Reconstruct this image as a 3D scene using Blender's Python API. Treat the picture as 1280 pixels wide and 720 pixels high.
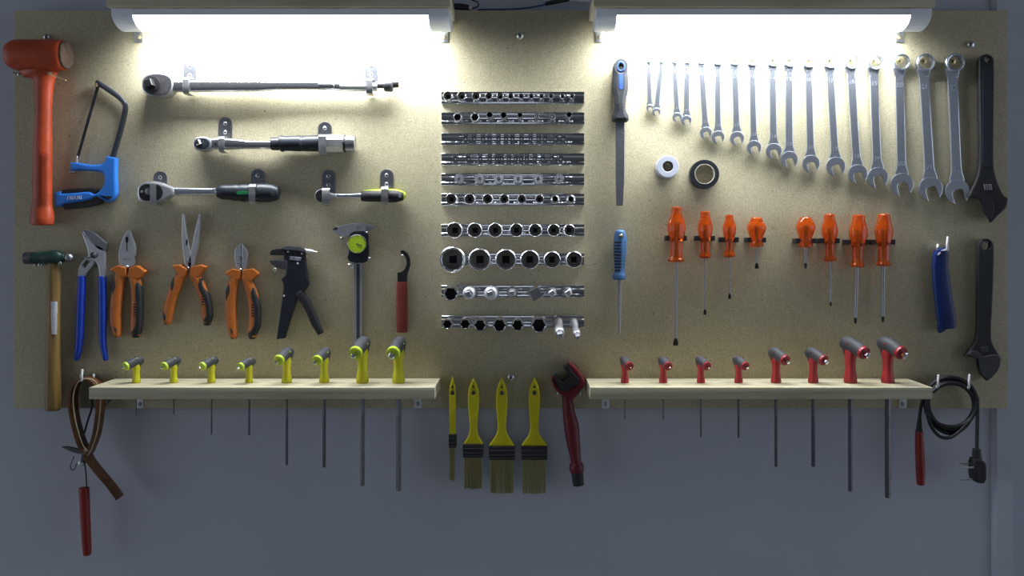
import bpy, bmesh, math, random
from mathutils import Vector, Matrix
random.seed(7)
for o in list(bpy.data.objects):
    bpy.data.objects.remove(o)
scn = bpy.context.scene
COL = scn.collection

# ------------------------------------------------------------------ camera, light, exposure
S = 0.0015           # metres per photo pixel on the board's front face
D = 1.75             # camera distance from the board
CX, CY = 655.0, 301.0
Z0 = 1.45
MM = 0.001
cam_d = bpy.data.cameras.new('camera')
cam = bpy.data.objects.new('camera', cam_d); COL.objects.link(cam)
cam.location = (0, -D, Z0); cam.rotation_euler = (math.pi/2, 0, 0)
cam_d.sensor_fit = 'HORIZONTAL'; cam_d.sensor_width = 36
cam_d.lens = 36*D/(1280*S)
cam_d.shift_x = (640-CX)/1280; cam_d.shift_y = (CY-360)/1280
cam_d.clip_start = 0.05
scn.camera = cam
w = bpy.data.worlds.new('World'); scn.world = w; w.use_nodes = True
bg = w.node_tree.nodes['Background']
bg.inputs[0].default_value = (0.80, 0.88, 1.0, 1); bg.inputs[1].default_value = 1.2
LAMP_STRENGTH = 57.0
vs = scn.view_settings
vs.view_transform = 'Standard'; vs.look = 'None'; vs.gamma = 1; vs.use_curve_mapping = False
vs.exposure = 0.0

# ------------------------------------------------------------------ materials
def lin(h):
    h = h.lstrip('#')
    c = [int(h[i:i+2], 16)/255 for i in (0, 2, 4)]
    return tuple(x/12.92 if x <= .04045 else ((x+.055)/1.055)**2.4 for x in c)
MAT = {}
def mat(key, col, rough=.5, metal=0., var=.12, scale=60, bump=0., trans=0., emit=0., coat=0., stretch=(1, 1, 1), ior=1.45):
    m = bpy.data.materials.new(key); m.use_nodes = True
    nt = m.node_tree; b = nt.nodes['Principled BSDF']
    c = lin(col) if isinstance(col, str) else col
    tc = nt.nodes.new('ShaderNodeTexCoord'); mp = nt.nodes.new('ShaderNodeMapping')
    mp.inputs['Scale'].default_value = stretch
    nt.links.new(tc.outputs['Object'], mp.inputs['Vector'])
    nz = nt.nodes.new('ShaderNodeTexNoise'); nz.inputs['Scale'].default_value = scale; nz.inputs['Detail'].default_value = 5
    nt.links.new(mp.outputs['Vector'], nz.inputs['Vector'])
    rp = nt.nodes.new('ShaderNodeValToRGB')
    rp.color_ramp.elements[0].position = .3; rp.color_ramp.elements[1].position = .7
    rp.color_ramp.elements[0].color = tuple(x*(1-var) for x in c)+(1,)
    rp.color_ramp.elements[1].color = tuple(min(1, x*(1+var)) for x in c)+(1,)
    nt.links.new(nz.outputs['Fac'], rp.inputs['Fac'])
    nt.links.new(rp.outputs['Color'], b.inputs['Base Color'])
    b.inputs['Roughness'].default_value = rough; b.inputs['Metallic'].default_value = metal
    b.inputs['Transmission Weight'].default_value = trans; b.inputs['IOR'].default_value = ior
    b.inputs['Coat Weight'].default_value = coat
    if emit:
        b.inputs['Emission Color'].default_value = (0.93, 0.97, 1.0, 1); b.inputs['Emission Strength'].default_value = emit
    if bump:
        bp = nt.nodes.new('ShaderNodeBump'); bp.inputs['Strength'].default_value = bump; bp.inputs['Distance'].default_value = .001
        nt.links.new(nz.outputs['Fac'], bp.inputs['Height']); nt.links.new(bp.outputs['Normal'], b.inputs['Normal'])
    MAT[key] = m
    return m
mat('wall', (.49, .52, .60), .55, var=.05, scale=3, bump=.02)
mat('concrete', (.22, .22, .22), .8, var=.2, scale=4)
mat('dim_wall', (.13, .13, .14), .8, var=.1, scale=2)
mat('zinc', (.62, .63, .65), .38, 1., var=.1, scale=200)
mat('zinc_dark', (.36, .37, .42), .34, .97, var=.15, scale=200)
mat('chrome', (.74, .76, .80), .08, 1., var=.04, scale=80)
mat('steel_matte', (.60, .61, .66), .42, .9, var=.06, scale=150)
mat('socket_chrome', (.84, .85, .88), .22, 1., var=.04, scale=80)
mat('blade_steel', (.30, .31, .35), .38, .9, var=.1, scale=200)
mat('torque_tube', (.70, .70, .76), .14, .95, var=.06, scale=120)
mat('chrome_dull', (.50, .51, .54), .30, 1., var=.10, scale=150)
mat('satin_steel', (.66, .715, .82), .27, .93, var=.05, scale=120, stretch=(8, 8, 1))
mat('plier_steel', (.52, .53, .57), .50, .85, var=.12, scale=200)
mat('dark_steel', (.12, .12, .13), .45, .8, var=.25, scale=150)
mat('black_oxide', (.013, .013, .015), .48, .0, var=.3, scale=120, bump=.05)
mat('black_paint', (.018, .022, .032), .38, 0., var=.25, scale=90)
mat('rubber', (.019, .020, .023), .55, 0., var=.2, scale=120)
mat('grey_rubber', (.042, .045, .054), .6, 0., var=.12, scale=150)
mat('bore_steel', (.24, .225, .20), .5, .6, var=.2, scale=200)
mat('dark_hole', (.008, .008, .009), .8)
mat('brass', (.66, .54, .28), .35, .75, var=.15, scale=200)
mat('orange_mallet', (.42, .060, .018), .42, 0., var=.2, scale=35, bump=.04)
mat('worn_rubber', (.075, .048, .032), .8, 0., var=.5, scale=60, bump=.3)
mat('orange_grip', (.52, .145, .024), .45, var=.08, scale=80)
mat('blue_saw', (.035, .20, .70), .35, var=.06, scale=50)
mat('blue_grip', (.008, .045, .42), .32, var=.1, scale=60)
mat('blue_rasp', (.06, .16, .36), .5, var=.1, scale=60)
mat('blue_vinyl', (.005, .022, .12), .38, var=.2, scale=40, bump=.05)
mat('white_plastic', (.78, .80, .84), .4, var=.03)
mat('white_paper', (.66, .67, .72), .7, var=.08, scale=90)
mat('lamp_body', (.80, .85, .93), .4, var=.02)
mat('lamp_diffuser', (.9, .92, .95), .5, var=0, emit=LAMP_STRENGTH)
mat('yellow_grip', (.54, .52, .012), .42, var=.06, scale=80)
mat('lime_cap', (.46, .60, .03), .4, var=.06, scale=80)
mat('red_grip', (.36, .024, .028), .42, var=.08, scale=80)
mat('red_cap', (.28, .008, .018), .35, var=.08, scale=80)
mat('dark_red', (.15, .012, .020), .45, var=.12, scale=60)
mat('alloy', (.80, .80, .80), .45, .6, var=.05)
mat('brick_red', (.21, .036, .024), .5, var=.1, scale=60)
mat('red_plastic', (.26, .020, .014), .42, var=.1, scale=60)
mat('yellow_brush', (.62, .56, .010), .42, var=.08, scale=60)
mat('bristle', (.34, .31, .13), .8, var=.35, scale=400, stretch=(6, 6, .3), bump=.4)
mat('amber', (.97, .165, .016), .06, trans=.86, var=.06, scale=60, ior=1.45)
mat('green_paint', (.012, .040, .032), .4, var=.3, scale=90)
mat('green_stripe', (.01, .18, .06), .4)
mat('dial_lime', (.42, .62, .025), .45, var=.05)
mat('glass_rim', (.10, .11, .10), .3)
mat('leather', (.135, .055, .018), .5, var=.35, scale=45, bump=.1)
mat('leather_edge', (.38, .34, .22), .7, var=.2, scale=90)
mat('cable_black', (.012, .013, .016), .45, var=.2, scale=80)
mat('cable_blue', (.03, .07, .22), .45)
mat('hickory', (.20, .125, .036), .45, var=.35, scale=22, stretch=(6, 6, .5))
mat('spool_white', (.66, .70, .82), .45, var=.04)
mat('tape_black', (.020, .022, .030), .42, var=.2, scale=100)
mat('cardboard', (.48, .46, .40), .8, var=.1)
mat('lettering_grey', (.62, .66, .74), .5)
mat('engraving', (.30, .32, .38), .5, .6)
mat('label_blue', (.05, .12, .55), .4)
mat('badge', (.60, .61, .72), .5)
mat('navy_ink', (.01, .012, .06), .5)

def make_board_mat():
    m = bpy.data.materials.new('chipboard'); m.use_nodes = True; nt = m.node_tree; b = nt.nodes['Principled BSDF']
    tc = nt.nodes.new('ShaderNodeTexCoord')
    def noise(scale, detail, rough=.6):
        n = nt.nodes.new('ShaderNodeTexNoise'); n.inputs['Scale'].default_value = scale
        n.inputs['Detail'].default_value = detail; n.inputs['Roughness'].default_value = rough
        nt.links.new(tc.outputs['Object'], n.inputs['Vector']); return n
    def ramp(src, stops):
        r = nt.nodes.new('ShaderNodeValToRGB'); e = r.color_ramp.elements
        while len(e) < len(stops): e.new(.5)
        for i, (p, c) in enumerate(stops): e[i].position = p; e[i].color = tuple(c)+(1,)
        nt.links.new(src, r.inputs['Fac']); return r
    def mixc(a, bb, fac, mode='MULTIPLY'):
        x = nt.nodes.new('ShaderNodeMix'); x.data_type = 'RGBA'; x.blend_type = mode
        x.inputs[0].default_value = fac
        nt.links.new(a, x.inputs[6]); nt.links.new(bb, x.inputs[7]); return x
    fine = noise(330, 3); mid = noise(90, 4); big = noise(5, 4)
    base = ramp(fine.outputs['Fac'], [(.30, (.398, .360, .240)), (.52, (.535, .492, .344)), (.75, (.625, .58, .425))])
    m1 = ramp(mid.outputs['Fac'], [(.3, (.86, .85, .82)), (.7, (1, 1, 1))])
    m2 = ramp(big.outputs['Fac'], [(.35, (.90, .89, .88)), (.65, (1, 1, 1))])
    spk = noise(150, 2, .5)
    m3 = ramp(spk.outputs['Fac'], [(.0, (.25, .22, .18)), (.265, (.30, .27, .22)), (.30, (1, 1, 1))])
    a = mixc(base.outputs['Color'], m1.outputs['Color'], 1); a = mixc(a.outputs[2], m2.outputs['Color'], 1); a = mixc(a.outputs[2], m3.outputs['Color'], .8)
    nt.links.new(a.outputs[2], b.inputs['Base Color'])
    b.inputs['Roughness'].default_value = .62; b.inputs['Specular IOR Level'].default_value = .25
    bp = nt.nodes.new('ShaderNodeBump'); bp.inputs['Strength'].default_value = .25; bp.inputs['Distance'].default_value = .0006
    nt.links.new(fine.outputs['Fac'], bp.inputs['Height']); nt.links.new(bp.outputs['Normal'], b.inputs['Normal'])
    MAT['chipboard'] = m
make_board_mat()
def make_pine():
    m = bpy.data.materials.new('pine'); m.use_nodes = True; nt = m.node_tree; b = nt.nodes['Principled BSDF']
    tc = nt.nodes.new('ShaderNodeTexCoord'); mp = nt.nodes.new('ShaderNodeMapping'); mp.inputs['Scale'].default_value = (2.2, 40, 60)
    nt.links.new(tc.outputs['Object'], mp.inputs['Vector'])
    n = nt.nodes.new('ShaderNodeTexNoise'); n.inputs['Scale'].default_value = 1.6; n.inputs['Detail'].default_value = 6; n.inputs['Distortion'].default_value = .6
    nt.links.new(mp.outputs['Vector'], n.inputs['Vector'])
    r = nt.nodes.new('ShaderNodeValToRGB'); e = r.color_ramp.elements; e.new(.5)
    for i, (p, c) in enumerate([(.3, (.42, .375, .245)), (.5, (.51, .47, .33)), (.72, (.57, .53, .39))]):
        e[i].position = p; e[i].color = c+(1,)
    nt.links.new(n.outputs['Fac'], r.inputs['Fac']); nt.links.new(r.outputs['Color'], b.inputs['Base Color'])
    b.inputs['Roughness'].default_value = .55
    MAT['pine'] = m
make_pine()

# ------------------------------------------------------------------ geometry helpers (verts in world metres)
def k(d): return S*(1-d*MM/D)                      # metres per photo pixel, d millimetres in front of the board
def P(px, py, d=0.): return Vector(((px-CX)*k(d), -d*MM, Z0+(CY-py)*k(d)))
def join(*gs):
    V, F = [], []
    for v, f in gs:
        o = len(V); V += v; F += [tuple(i+o for i in q) for q in f]
    return V, F
def rings(R, cap0=True, cap1=True):
    n = len(R[0]); V = [p for r in R for p in r]; F = []
    for i in range(len(R)-1):
        for j in range(n):
            a, b = i*n+j, i*n+(j+1) % n
            F.append((a, b, b+n, a+n))
    if cap0: F.append(tuple(range(n-1, -1, -1)))
    if cap1: F.append(tuple((len(R)-1)*n+j for j in range(n)))
    return V, F
def frame(axis):
    a = Vector(axis).normalized()
    ref = Vector((0, 0, 1)) if abs(a.z) < .9 else Vector((1, 0, 0))
    u = a.cross(ref).normalized(); v = a.cross(u).normalized()
    return a, u, v
def revolve(prof, org, axis, n=20, rot=0.):
    """prof: (t, r) or (t, func(theta)) in metres along axis."""
    a, u, v = frame(axis); R = []
    for t, r in prof:
        R.append([Vector(org)+a*t+(u*math.cos(th)+v*math.sin(th))*(r(th-rot) if callable(r) else max(r, 1e-6))
                  for th in (rot+2*math.pi*j/n for j in range(n))])
    return rings(R)
def squ(h):
    return lambda th: h/max(abs(math.cos(th)), abs(math.sin(th)))
def hexa(h):
    return lambda th: h/math.cos((th % (math.pi/3))-math.pi/6)
def twelve(h):
    return lambda th: h*(1.0+.10*abs(math.cos(6*th)))
def catmull(st, sub):
    out = []; n = len(st)
    for i in range(n-1):
        p0, p1, p2, p3 = st[max(i-1, 0)], st[i], st[i+1], st[min(i+2, n-1)]
        for s in range(sub):
            t = s/sub
            out.append([.5*((2*b)+(-a+c)*t+(2*a-5*b+4*c-d)*t*t+(-a+3*b-3*c+d)*t**3) for a, b, c, d in zip(p0, p1, p2, p3)])
    out.append(list(st[-1])); return out
def limb3(st, ref=(0, 1, 0), n=14, sub=4, e=2., cap=(1, 1)):
    """st: (x,y,z,a,b): a across (tangent x ref), b along ref."""
    L = catmull(st, sub) if sub > 1 else [list(s) for s in st]
    ref = Vector(ref); R = []; C = [Vector(l[:3]) for l in L]
    def ring(c, t, a, b):
        s = t.cross(ref).normalized(); r = s.cross(t).normalized(); q = []
        for j in range(n):
            th = 2*math.pi*(j+.5)/n; cc, ss = math.cos(th), math.sin(th)
            q.append(c+s*(a*math.copysign(abs(cc)**(2/e), cc))+r*(b*math.copysign(abs(ss)**(2/e), ss)))
        return q
    m = len(L)
    T = [(C[min(i+1, m-1)]-C[max(i-1, 0)]).normalized() for i in range(m)]
    a, b = abs(L[0][3]), abs(L[0][4])
    if cap[0]:
        h = min(a, b)*cap[0]
        for q in (80, 55, 28): R.append(ring(C[0]-T[0]*h*math.sin(math.radians(q)), T[0], a*max(.02, 1-(1-math.cos(math.radians(q)))*min(1, h/a*1.0)), b*max(.02, 1-(1-math.cos(math.radians(q)))*min(1, h/b))))
    for i in range(m): R.append(ring(C[i], T[i], max(abs(L[i][3]), 1e-5), max(abs(L[i][4]), 1e-5)))
    a, b = abs(L[-1][3]), abs(L[-1][4])
    if cap[1]:
        h = min(a, b)*cap[1]
        for q in (28, 55, 80): R.append(ring(C[-1]+T[-1]*h*math.sin(math.radians(q)), T[-1], a*max(.02, 1-(1-math.cos(math.radians(q)))*min(1, h/a)), b*max(.02, 1-(1-math.cos(math.radians(q)))*min(1, h/b))))
    return rings(R)
def limb(st, d=10., **kw):
    """st: (px, py, half width px, half depth mm[, d])."""
    L = []
    for s in st:
        dd = s[4] if len(s) > 4 else d
        p = P(s[0], s[1], dd); L.append((p.x, p.y, p.z, s[2]*k(dd), s[3]*MM))
    return limb3(L, **kw)
def tube(pts, r, n=8, sub=4):
    return limb3([(p[0], p[1], p[2], r, r) for p in pts], ref=(0.02, 1, 0.013), n=n, sub=sub, cap=(.6, .6))
def ptube(pts, r, n=8, sub=4):            # pts (px,py,d), r mm
    return tube([P(*p) for p in pts], r*MM, n, sub)
def chaikin(pts, it=2):
    for _ in range(it):
        q = []; n = len(pts)
        for i in range(n):
            a, b = pts[i], pts[(i+1) % n]
            sa, sb = len(a) > 2, len(b) > 2
            if sa: q.append(a)
            else: q.append((a[0]*.75+b[0]*.25, a[1]*.75+b[1]*.25))
            if not sb: q.append((a[0]*.25+b[0]*.75, a[1]*.25+b[1]*.75))
        pts = q
    return pts
def circle(cx, cy, r, n=20, rot=0., ry=None):
    ry = r if ry is None else ry
    return [(cx+r*math.cos(rot+2*math.pi*i/n), cy+ry*math.sin(rot+2*math.pi*i/n)) for i in range(n)]
def curve_geo(loops, half, bev, to_world):
    cu = bpy.data.curves.new('t', 'CURVE'); cu.dimensions = '2D'; cu.fill_mode = 'BOTH'
    for lp in loops:
        sp = cu.splines.new('POLY'); sp.points.add(len(lp)-1); sp.use_cyclic_u = True
        for i, p in enumerate(lp): sp.points[i].co = (p[0], p[1], 0, 1)
    cu.extrude = max(half-bev, 0); cu.bevel_depth = bev; cu.bevel_resolution = 1; cu.offset = -bev
    ob = bpy.data.objects.new('t', cu)
    me = bpy.data.meshes.new_from_object(ob)
    V = [to_world(v.co) for v in me.vertices]; F = [tuple(p.vertices) for p in me.polygons]
    bpy.data.objects.remove(ob); bpy.data.curves.remove(cu); bpy.data.meshes.remove(me)
    return V, F
def plate(loops, d0, d1, bev=.6, smooth=0, dm=None):
    """outline loops in photo px (measured at depth dm), solid from d0 to d1 mm."""
    if isinstance(loops[0][0], (int, float)): loops = [loops]
    dm = d1 if dm is None else dm
    L = []
    for lp in loops:
        lp = chaikin(lp, smooth) if smooth else lp
        L.append([((p[0]-CX)*k(dm), (CY-p[1])*k(dm)) for p in lp])
    mid = (d0+d1)/2*MM
    return curve_geo(L, abs(d1-d0)/2*MM, min(bev, abs(d1-d0)*.45)*MM, lambda c: Vector((c.x, -mid-c.z, Z0+c.y)))
def rect(x0, y0, x1, y1): return [(x0, y0), (x1, y0), (x1, y1), (x0, y1)]
def rrect(x0, y0, x1, y1, r, n=4):
    q = []
    for cx, cy, a0 in ((x1-r, y0+r, -90), (x1-r, y1-r, 0), (x0+r, y1-r, 90), (x0+r, y0+r, 180)):
        q += [(cx+r*math.cos(math.radians(a0+90*i/n)), cy+r*math.sin(math.radians(a0+90*i/n))) for i in range(n+1)]
    return q
def box(lo, hi, bev=.001):
    bm = bmesh.new(); bmesh.ops.create_cube(bm, size=1)
    c = (Vector(lo)+Vector(hi))/2; s = Vector(hi)-Vector(lo)
    for v in bm.verts: v.co = Vector((v.co.x*s.x, v.co.y*s.y, v.co.z*s.z))+c
    if bev: bmesh.ops.bevel(bm, geom=bm.edges[:], offset=bev, segments=2, affect='EDGES', profile=.5)
    bm.verts.index_update()
    r = ([v.co.copy() for v in bm.verts], [tuple(v.index for v in f.verts) for f in bm.faces]); bm.free(); return r
def xprism(prof, x0, x1):
    """closed profile of (d mm, z m world) extruded between world x0 and x1."""
    return rings([[Vector((x, -p[0]*MM, p[1])) for p in prof] for x in (x0, x1)])
def strip_prof(path, t):
    """thick ribbon profile from a (d mm, z m) open path."""
    n = len(path); A, B = [], []
    for i in range(n):
        a = Vector(path[max(i-1, 0)]); b = Vector(path[min(i+1, n-1)])
        dx, dz = (b.x-a.x)*MM, b.y-a.y; l = math.hypot(dx, dz) or 1
        nx, nz = -dz/l, dx/l
        A.append((path[i][0]+nx*t/2, path[i][1]+nz*t/2*MM)); B.append((path[i][0]-nx*t/2, path[i][1]-nz*t/2*MM))
    return A+B[::-1]
def text_geo(body, px, py, d, h_px, ang=0., th=.4, align='CENTER', xs=1.):
    cu = bpy.data.curves.new('t', 'FONT'); cu.body = body; cu.align_x = align; cu.align_y = 'CENTER'
    cu.size = h_px*k(d)*1.4; cu.extrude = th*MM/2
    ob = bpy.data.objects.new('t', cu); me = bpy.data.meshes.new_from_object(ob)
    o = P(px, py, d); ca, sa = math.cos(ang), math.sin(ang)
    V = [o+Vector(((v.co.x*xs*ca-v.co.y*sa), -v.co.z, (v.co.x*xs*sa+v.co.y*ca))) for v in me.vertices]; F = [tuple(p.vertices) for p in me.polygons]
    bpy.data.objects.remove(ob); bpy.data.curves.remove(cu); bpy.data.meshes.remove(me)
    return V, F

# ------------------------------------------------------------------ object helpers
def tag(o, label=None, cat=None, group=None, kind=None):
    if label: o['label'] = label
    if cat: o['category'] = cat
    if group: o['group'] = group
    if kind: o['kind'] = kind
    return o
def thing(name, label, cat, loc, group=None):
    o = bpy.data.objects.new(name, None); COL.objects.link(o); o.location = loc; o.empty_display_size = .02
    return tag(o, label, cat, group)
def rootloc(o):
    l = Vector((0, 0, 0))
    while o: l += o.location; o = o.parent
    return l
def mesh(name, geo, off, ang=32):
    me = bpy.data.meshes.new(name); me.from_pydata([v-off for v in geo[0]], [], geo[1]); me.validate()
    bm = bmesh.new(); bm.from_mesh(me); bmesh.ops.recalc_face_normals(bm, faces=bm.faces[:]); bm.to_mesh(me); bm.free()
    for p in me.polygons: p.use_smooth = True
    me.set_sharp_from_angle(angle=math.radians(ang))
    return me
def part(name, geo, m, parent, label=None, ang=32):
    me = mesh(name, geo, rootloc(parent), ang); me.materials.append(MAT[m])
    o = bpy.data.objects.new(name, me); COL.objects.link(o); o.parent = parent
    if label: o['label'] = label
    return o
def solo(name, geo, m, label, cat, group=None, kind=None, ang=32):
    lo = Vector((min(v[i] for v in geo[0]) for i in range(3))); hi = Vector((max(v[i] for v in geo[0]) for i in range(3)))
    org = Vector(((lo.x+hi.x)/2, hi.y, lo.z))
    me = mesh(name, geo, org, ang); me.materials.append(MAT[m])
    o = bpy.data.objects.new(name, me); COL.objects.link(o); o.location = org
    return tag(o, label, cat, group, kind)

# ------------------------------------------------------------------ setting
XR = (1252-CX)*S
def wall():
    xs = [(-1.7, 30), (P(1249, 0).x, 30), (P(1253, 0).x, 20), (P(1272, 0).x, 20), (P(1276, 0).x, 38), (1.7, 38)]
    V, F = [], []
    prof = [(x, y*MM) for x, y in xs]+[(1.7, .10), (-1.7, .10)]
    R = [[Vector((x, y, z)) for x, y in prof] for z in (0., 2.6)]
    o = bpy.data.objects.new('wall_back', mesh('wall_back', rings(R), Vector((0, 0, 0)), 20)); COL.objects.link(o)
    o.data.materials.append(MAT['wall']); tag(o, 'blue-grey painted metal wall behind the tool board', None, None, 'structure')
wall()
def slab(name, lo, hi, m, label):
    g = box(lo, hi, 0); o = bpy.data.objects.new(name, mesh(name, g, Vector((0, 0, 0)))); COL.objects.link(o)
    o.data.materials.append(MAT[m]); tag(o, label, None, None, 'structure')
slab('added_floor', (-4.5, -4.6, -.08), (4.5, .03, 0), 'concrete', 'unseen dark grey concrete slab, added underfoot to darken reflections')  # unseen, added so the chrome reflects dark ground below
WX0, WX1, WZ0, WZ1 = -.36, .14, 1.45, 2.40        # unseen window opening, added so daylight reflects in the chrome rails
def wall_front():  # unseen wall added behind the camera to darken the chrome reflections
    g = join(box((-4.5, -4.6, 0), (WX0, -4.5, 2.8), 0), box((WX1, -4.6, 0), (4.5, -4.5, 2.8), 0), box((WX0, -4.6, 0), (WX1, -4.5, WZ0), 0), box((WX0, -4.6, WZ1), (WX1, -4.5, 2.8), 0))
    o = bpy.data.objects.new('wall_front', mesh('wall_front', g, Vector((0, 0, 0)))); COL.objects.link(o)
    o.data.materials.append(MAT['dim_wall']); tag(o, 'unseen dull grey wall facing the tool board, added for dark chrome reflections', None, None, 'structure')
    f = join(box((WX0, -4.59, WZ0), (WX0+.05, -4.49, WZ1), .002), box((WX1-.05, -4.59, WZ0), (WX1, -4.49, WZ1), .002), box((WX0, -4.59, WZ0), (WX1, -4.49, WZ0+.05), .002), box((WX0, -4.59, WZ1-.05), (WX1, -4.49, WZ1), .002))
    o = bpy.data.objects.new('window_1', mesh('window_1', f, Vector((0, 0, 0)))); COL.objects.link(o)  # frame of the added window, out of view
    o.data.materials.append(MAT['white_plastic']); tag(o, 'white framed window, unseen and added to reflect in the chrome rails', None, None, 'structure')
wall_front()
slab('added_ceiling', (-4.5, -4.6, 2.8), (4.5, .10, 2.9), 'dim_wall', 'unseen dull grey slab, added overhead to block sky light')  # unseen, added to keep overhead sky out of the chrome

BX0, BX1, BY0, BY1 = 17.5, 1260.5, 13, 510.5
board = thing('tool_board', 'large chipboard panel fixed to the blue-grey wall, carrying all the tools', 'board', P(640, BY1))
part('panel', box((P(BX0, 0).x, 0, P(0, BY1).z), (P(BX1, 0).x, .018, P(0, BY0).z), .0015), 'chipboard', board)
def screw_geo(px, py, r, d=0., h=3.):
    """pan head sitting at depth d"""
    o = P(px, py, d); r = r*k(d); h *= MM
    return revolve([(-.0005, r*.9), (0, r), (h*.35, r*.96), (h*.8, r*.66), (h, r*.30), (h*.86, r*.26), (h*.6, r*.1)], o, (0, -1, 0), 14)
def cross_geo(px, py, r, d, rot=.5):
    c = []
    for i in range(4):
        a = rot+i*math.pi/2
        for da, rr in ((-.22, .52), (.22, .52), (math.pi/4, .2)): c.append((px+r*rr*math.cos(a+da), py+r*rr*math.sin(a+da)))
    return plate(c, d, d+.5, .05)
def screw(px, py, r, parent, d=0., h=3., m='zinc', stand=0.):
    """screw with its shank standing off from the board"""
    g = screw_geo(px, py, r, d+stand, h)
    if stand: g = join(g, revolve([(0, r*.5*k(d)), (stand*MM, r*.5*k(d))], P(px, py, d), (0, -1, 0), 8))
    s = part('screw', g, m, parent)
    part('cross_recess', cross_geo(px, py, r, d+stand+h*.8, random.random()), 'dark_hole', s)
    return s
for (x, y, r, st) in ((58, 46, 3.8, 3), (650, 45, 4.2, 4), (1213.5, 55.5, 4.5, 4), (638.5, 472, 4.6, 2)):
    screw(x, y, r, board, 0, 4, 'zinc', st)
# support screws and hooks that carry the tools
def peg(px, py, r, stand, what, m='zinc', h=2.5):
    t = thing('support_screw', f'{"brass" if m == "brass" else "dark" if m == "dark_steel" else "zinc"} screw {what}', 'screw', P(px, py, 0), 'screws carrying the tools')
    o = P(px, py, 0); rr = r*.5*S
    part('shank', revolve([(0, rr), (stand*MM, rr)], o, (0, -1, 0), 8), m, t)
    g = part('screw_head', screw_geo(px, py, r, stand, h), m, t)
    part('cross_recess', cross_geo(px, py, r, stand+h*.8, random.random()), 'dark_hole', g)
for (x, y, r, st, what) in ((24, 93, 2.4, 26, 'supporting the orange mallet head'), (50, 331, 2.4, 20, 'under the flat face of the green hammer head'), (75, 329, 2.4, 22, 'under the ball end of the green hammer head'),
        (159, 333.5, 2.0, 14, 'in the crotch of the combination pliers'), (235, 335.5, 2.0, 14, 'in the crotch of the long-nose pliers'), (301, 337, 2.0, 14, 'in the crotch of the side cutters'),
        (343.7, 336.7, 2.3, 14, 'under the jaw of the black wire stripper'), (426.5, 297.7, 1.8, 9, 'under the long jaw of the dial caliper'), (458.6, 290.5, 1.6, 12, 'under the short jaw of the dial caliper'),
        (698.5, 492, 2.3, 22, 'under the dark red chain brush, on its paintbrush side'), (724, 492, 2.3, 22, 'under the dark red chain brush, on its ledge side'), (110.5, 321.5, 1.7, 16, 'holding the blue-handled pliers'), (92, 433, 1.6, 6, 'beside the blue handle end of the pliers')):
    peg(x, y, r, st, what)
peg(382, 320.6, 2.0, 9, 'beside the end pin of the black wire stripper', 'brass')
solo('wire_peg', join(ptube([(62, 92, 0), (62, 92, 42)], 1.3, 6, 1), ptube([(62, 92, 42), (70, 95.5, 46), (82, 100.5, 47)], 1.3, 6, 3), revolve([(-.002, .003), (.0015, .003)], P(62, 92, 43), (0, -1, 0), 8)), 'brass', 'brass wire hook across the neck of the orange mallet', 'hook')
def cup_hook(px, py_top, py_bot, what, reach=30, off=0):
    pts = [(px+off, py_bot-6, 0), (px+off*.6, py_bot-4, reach*.45), (px+off*.3, py_bot, reach*.8), (px, py_bot-1.5, reach), (px, (py_top+py_bot)/2, reach+2), (px+.5, py_top, reach)]
    solo('cup_hook', ptube(pts, 2.0, 8, 4), 'white_plastic', f'white coated hook {what}', 'hook', 'white coated hooks')
cup_hook(102.3, 462.5, 476, 'in front of the leather strap loop', 42, -1); cup_hook(117, 468, 474, 'behind the top of the leather strap loop', 12, 0)
cup_hook(1184, 296.5, 313, 'in front of the blue vinyl sleeve', 26, 1); cup_hook(1172, 306, 312, 'behind the blue vinyl sleeve', 14, 0)
cup_hook(1172.4, 469, 484, 'holding the coiled cable beside the ledge end', 34, -4); cup_hook(1211.3, 468.5, 485, 'holding the coiled cable under the smaller adjustable spanner', 34, -3)

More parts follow.
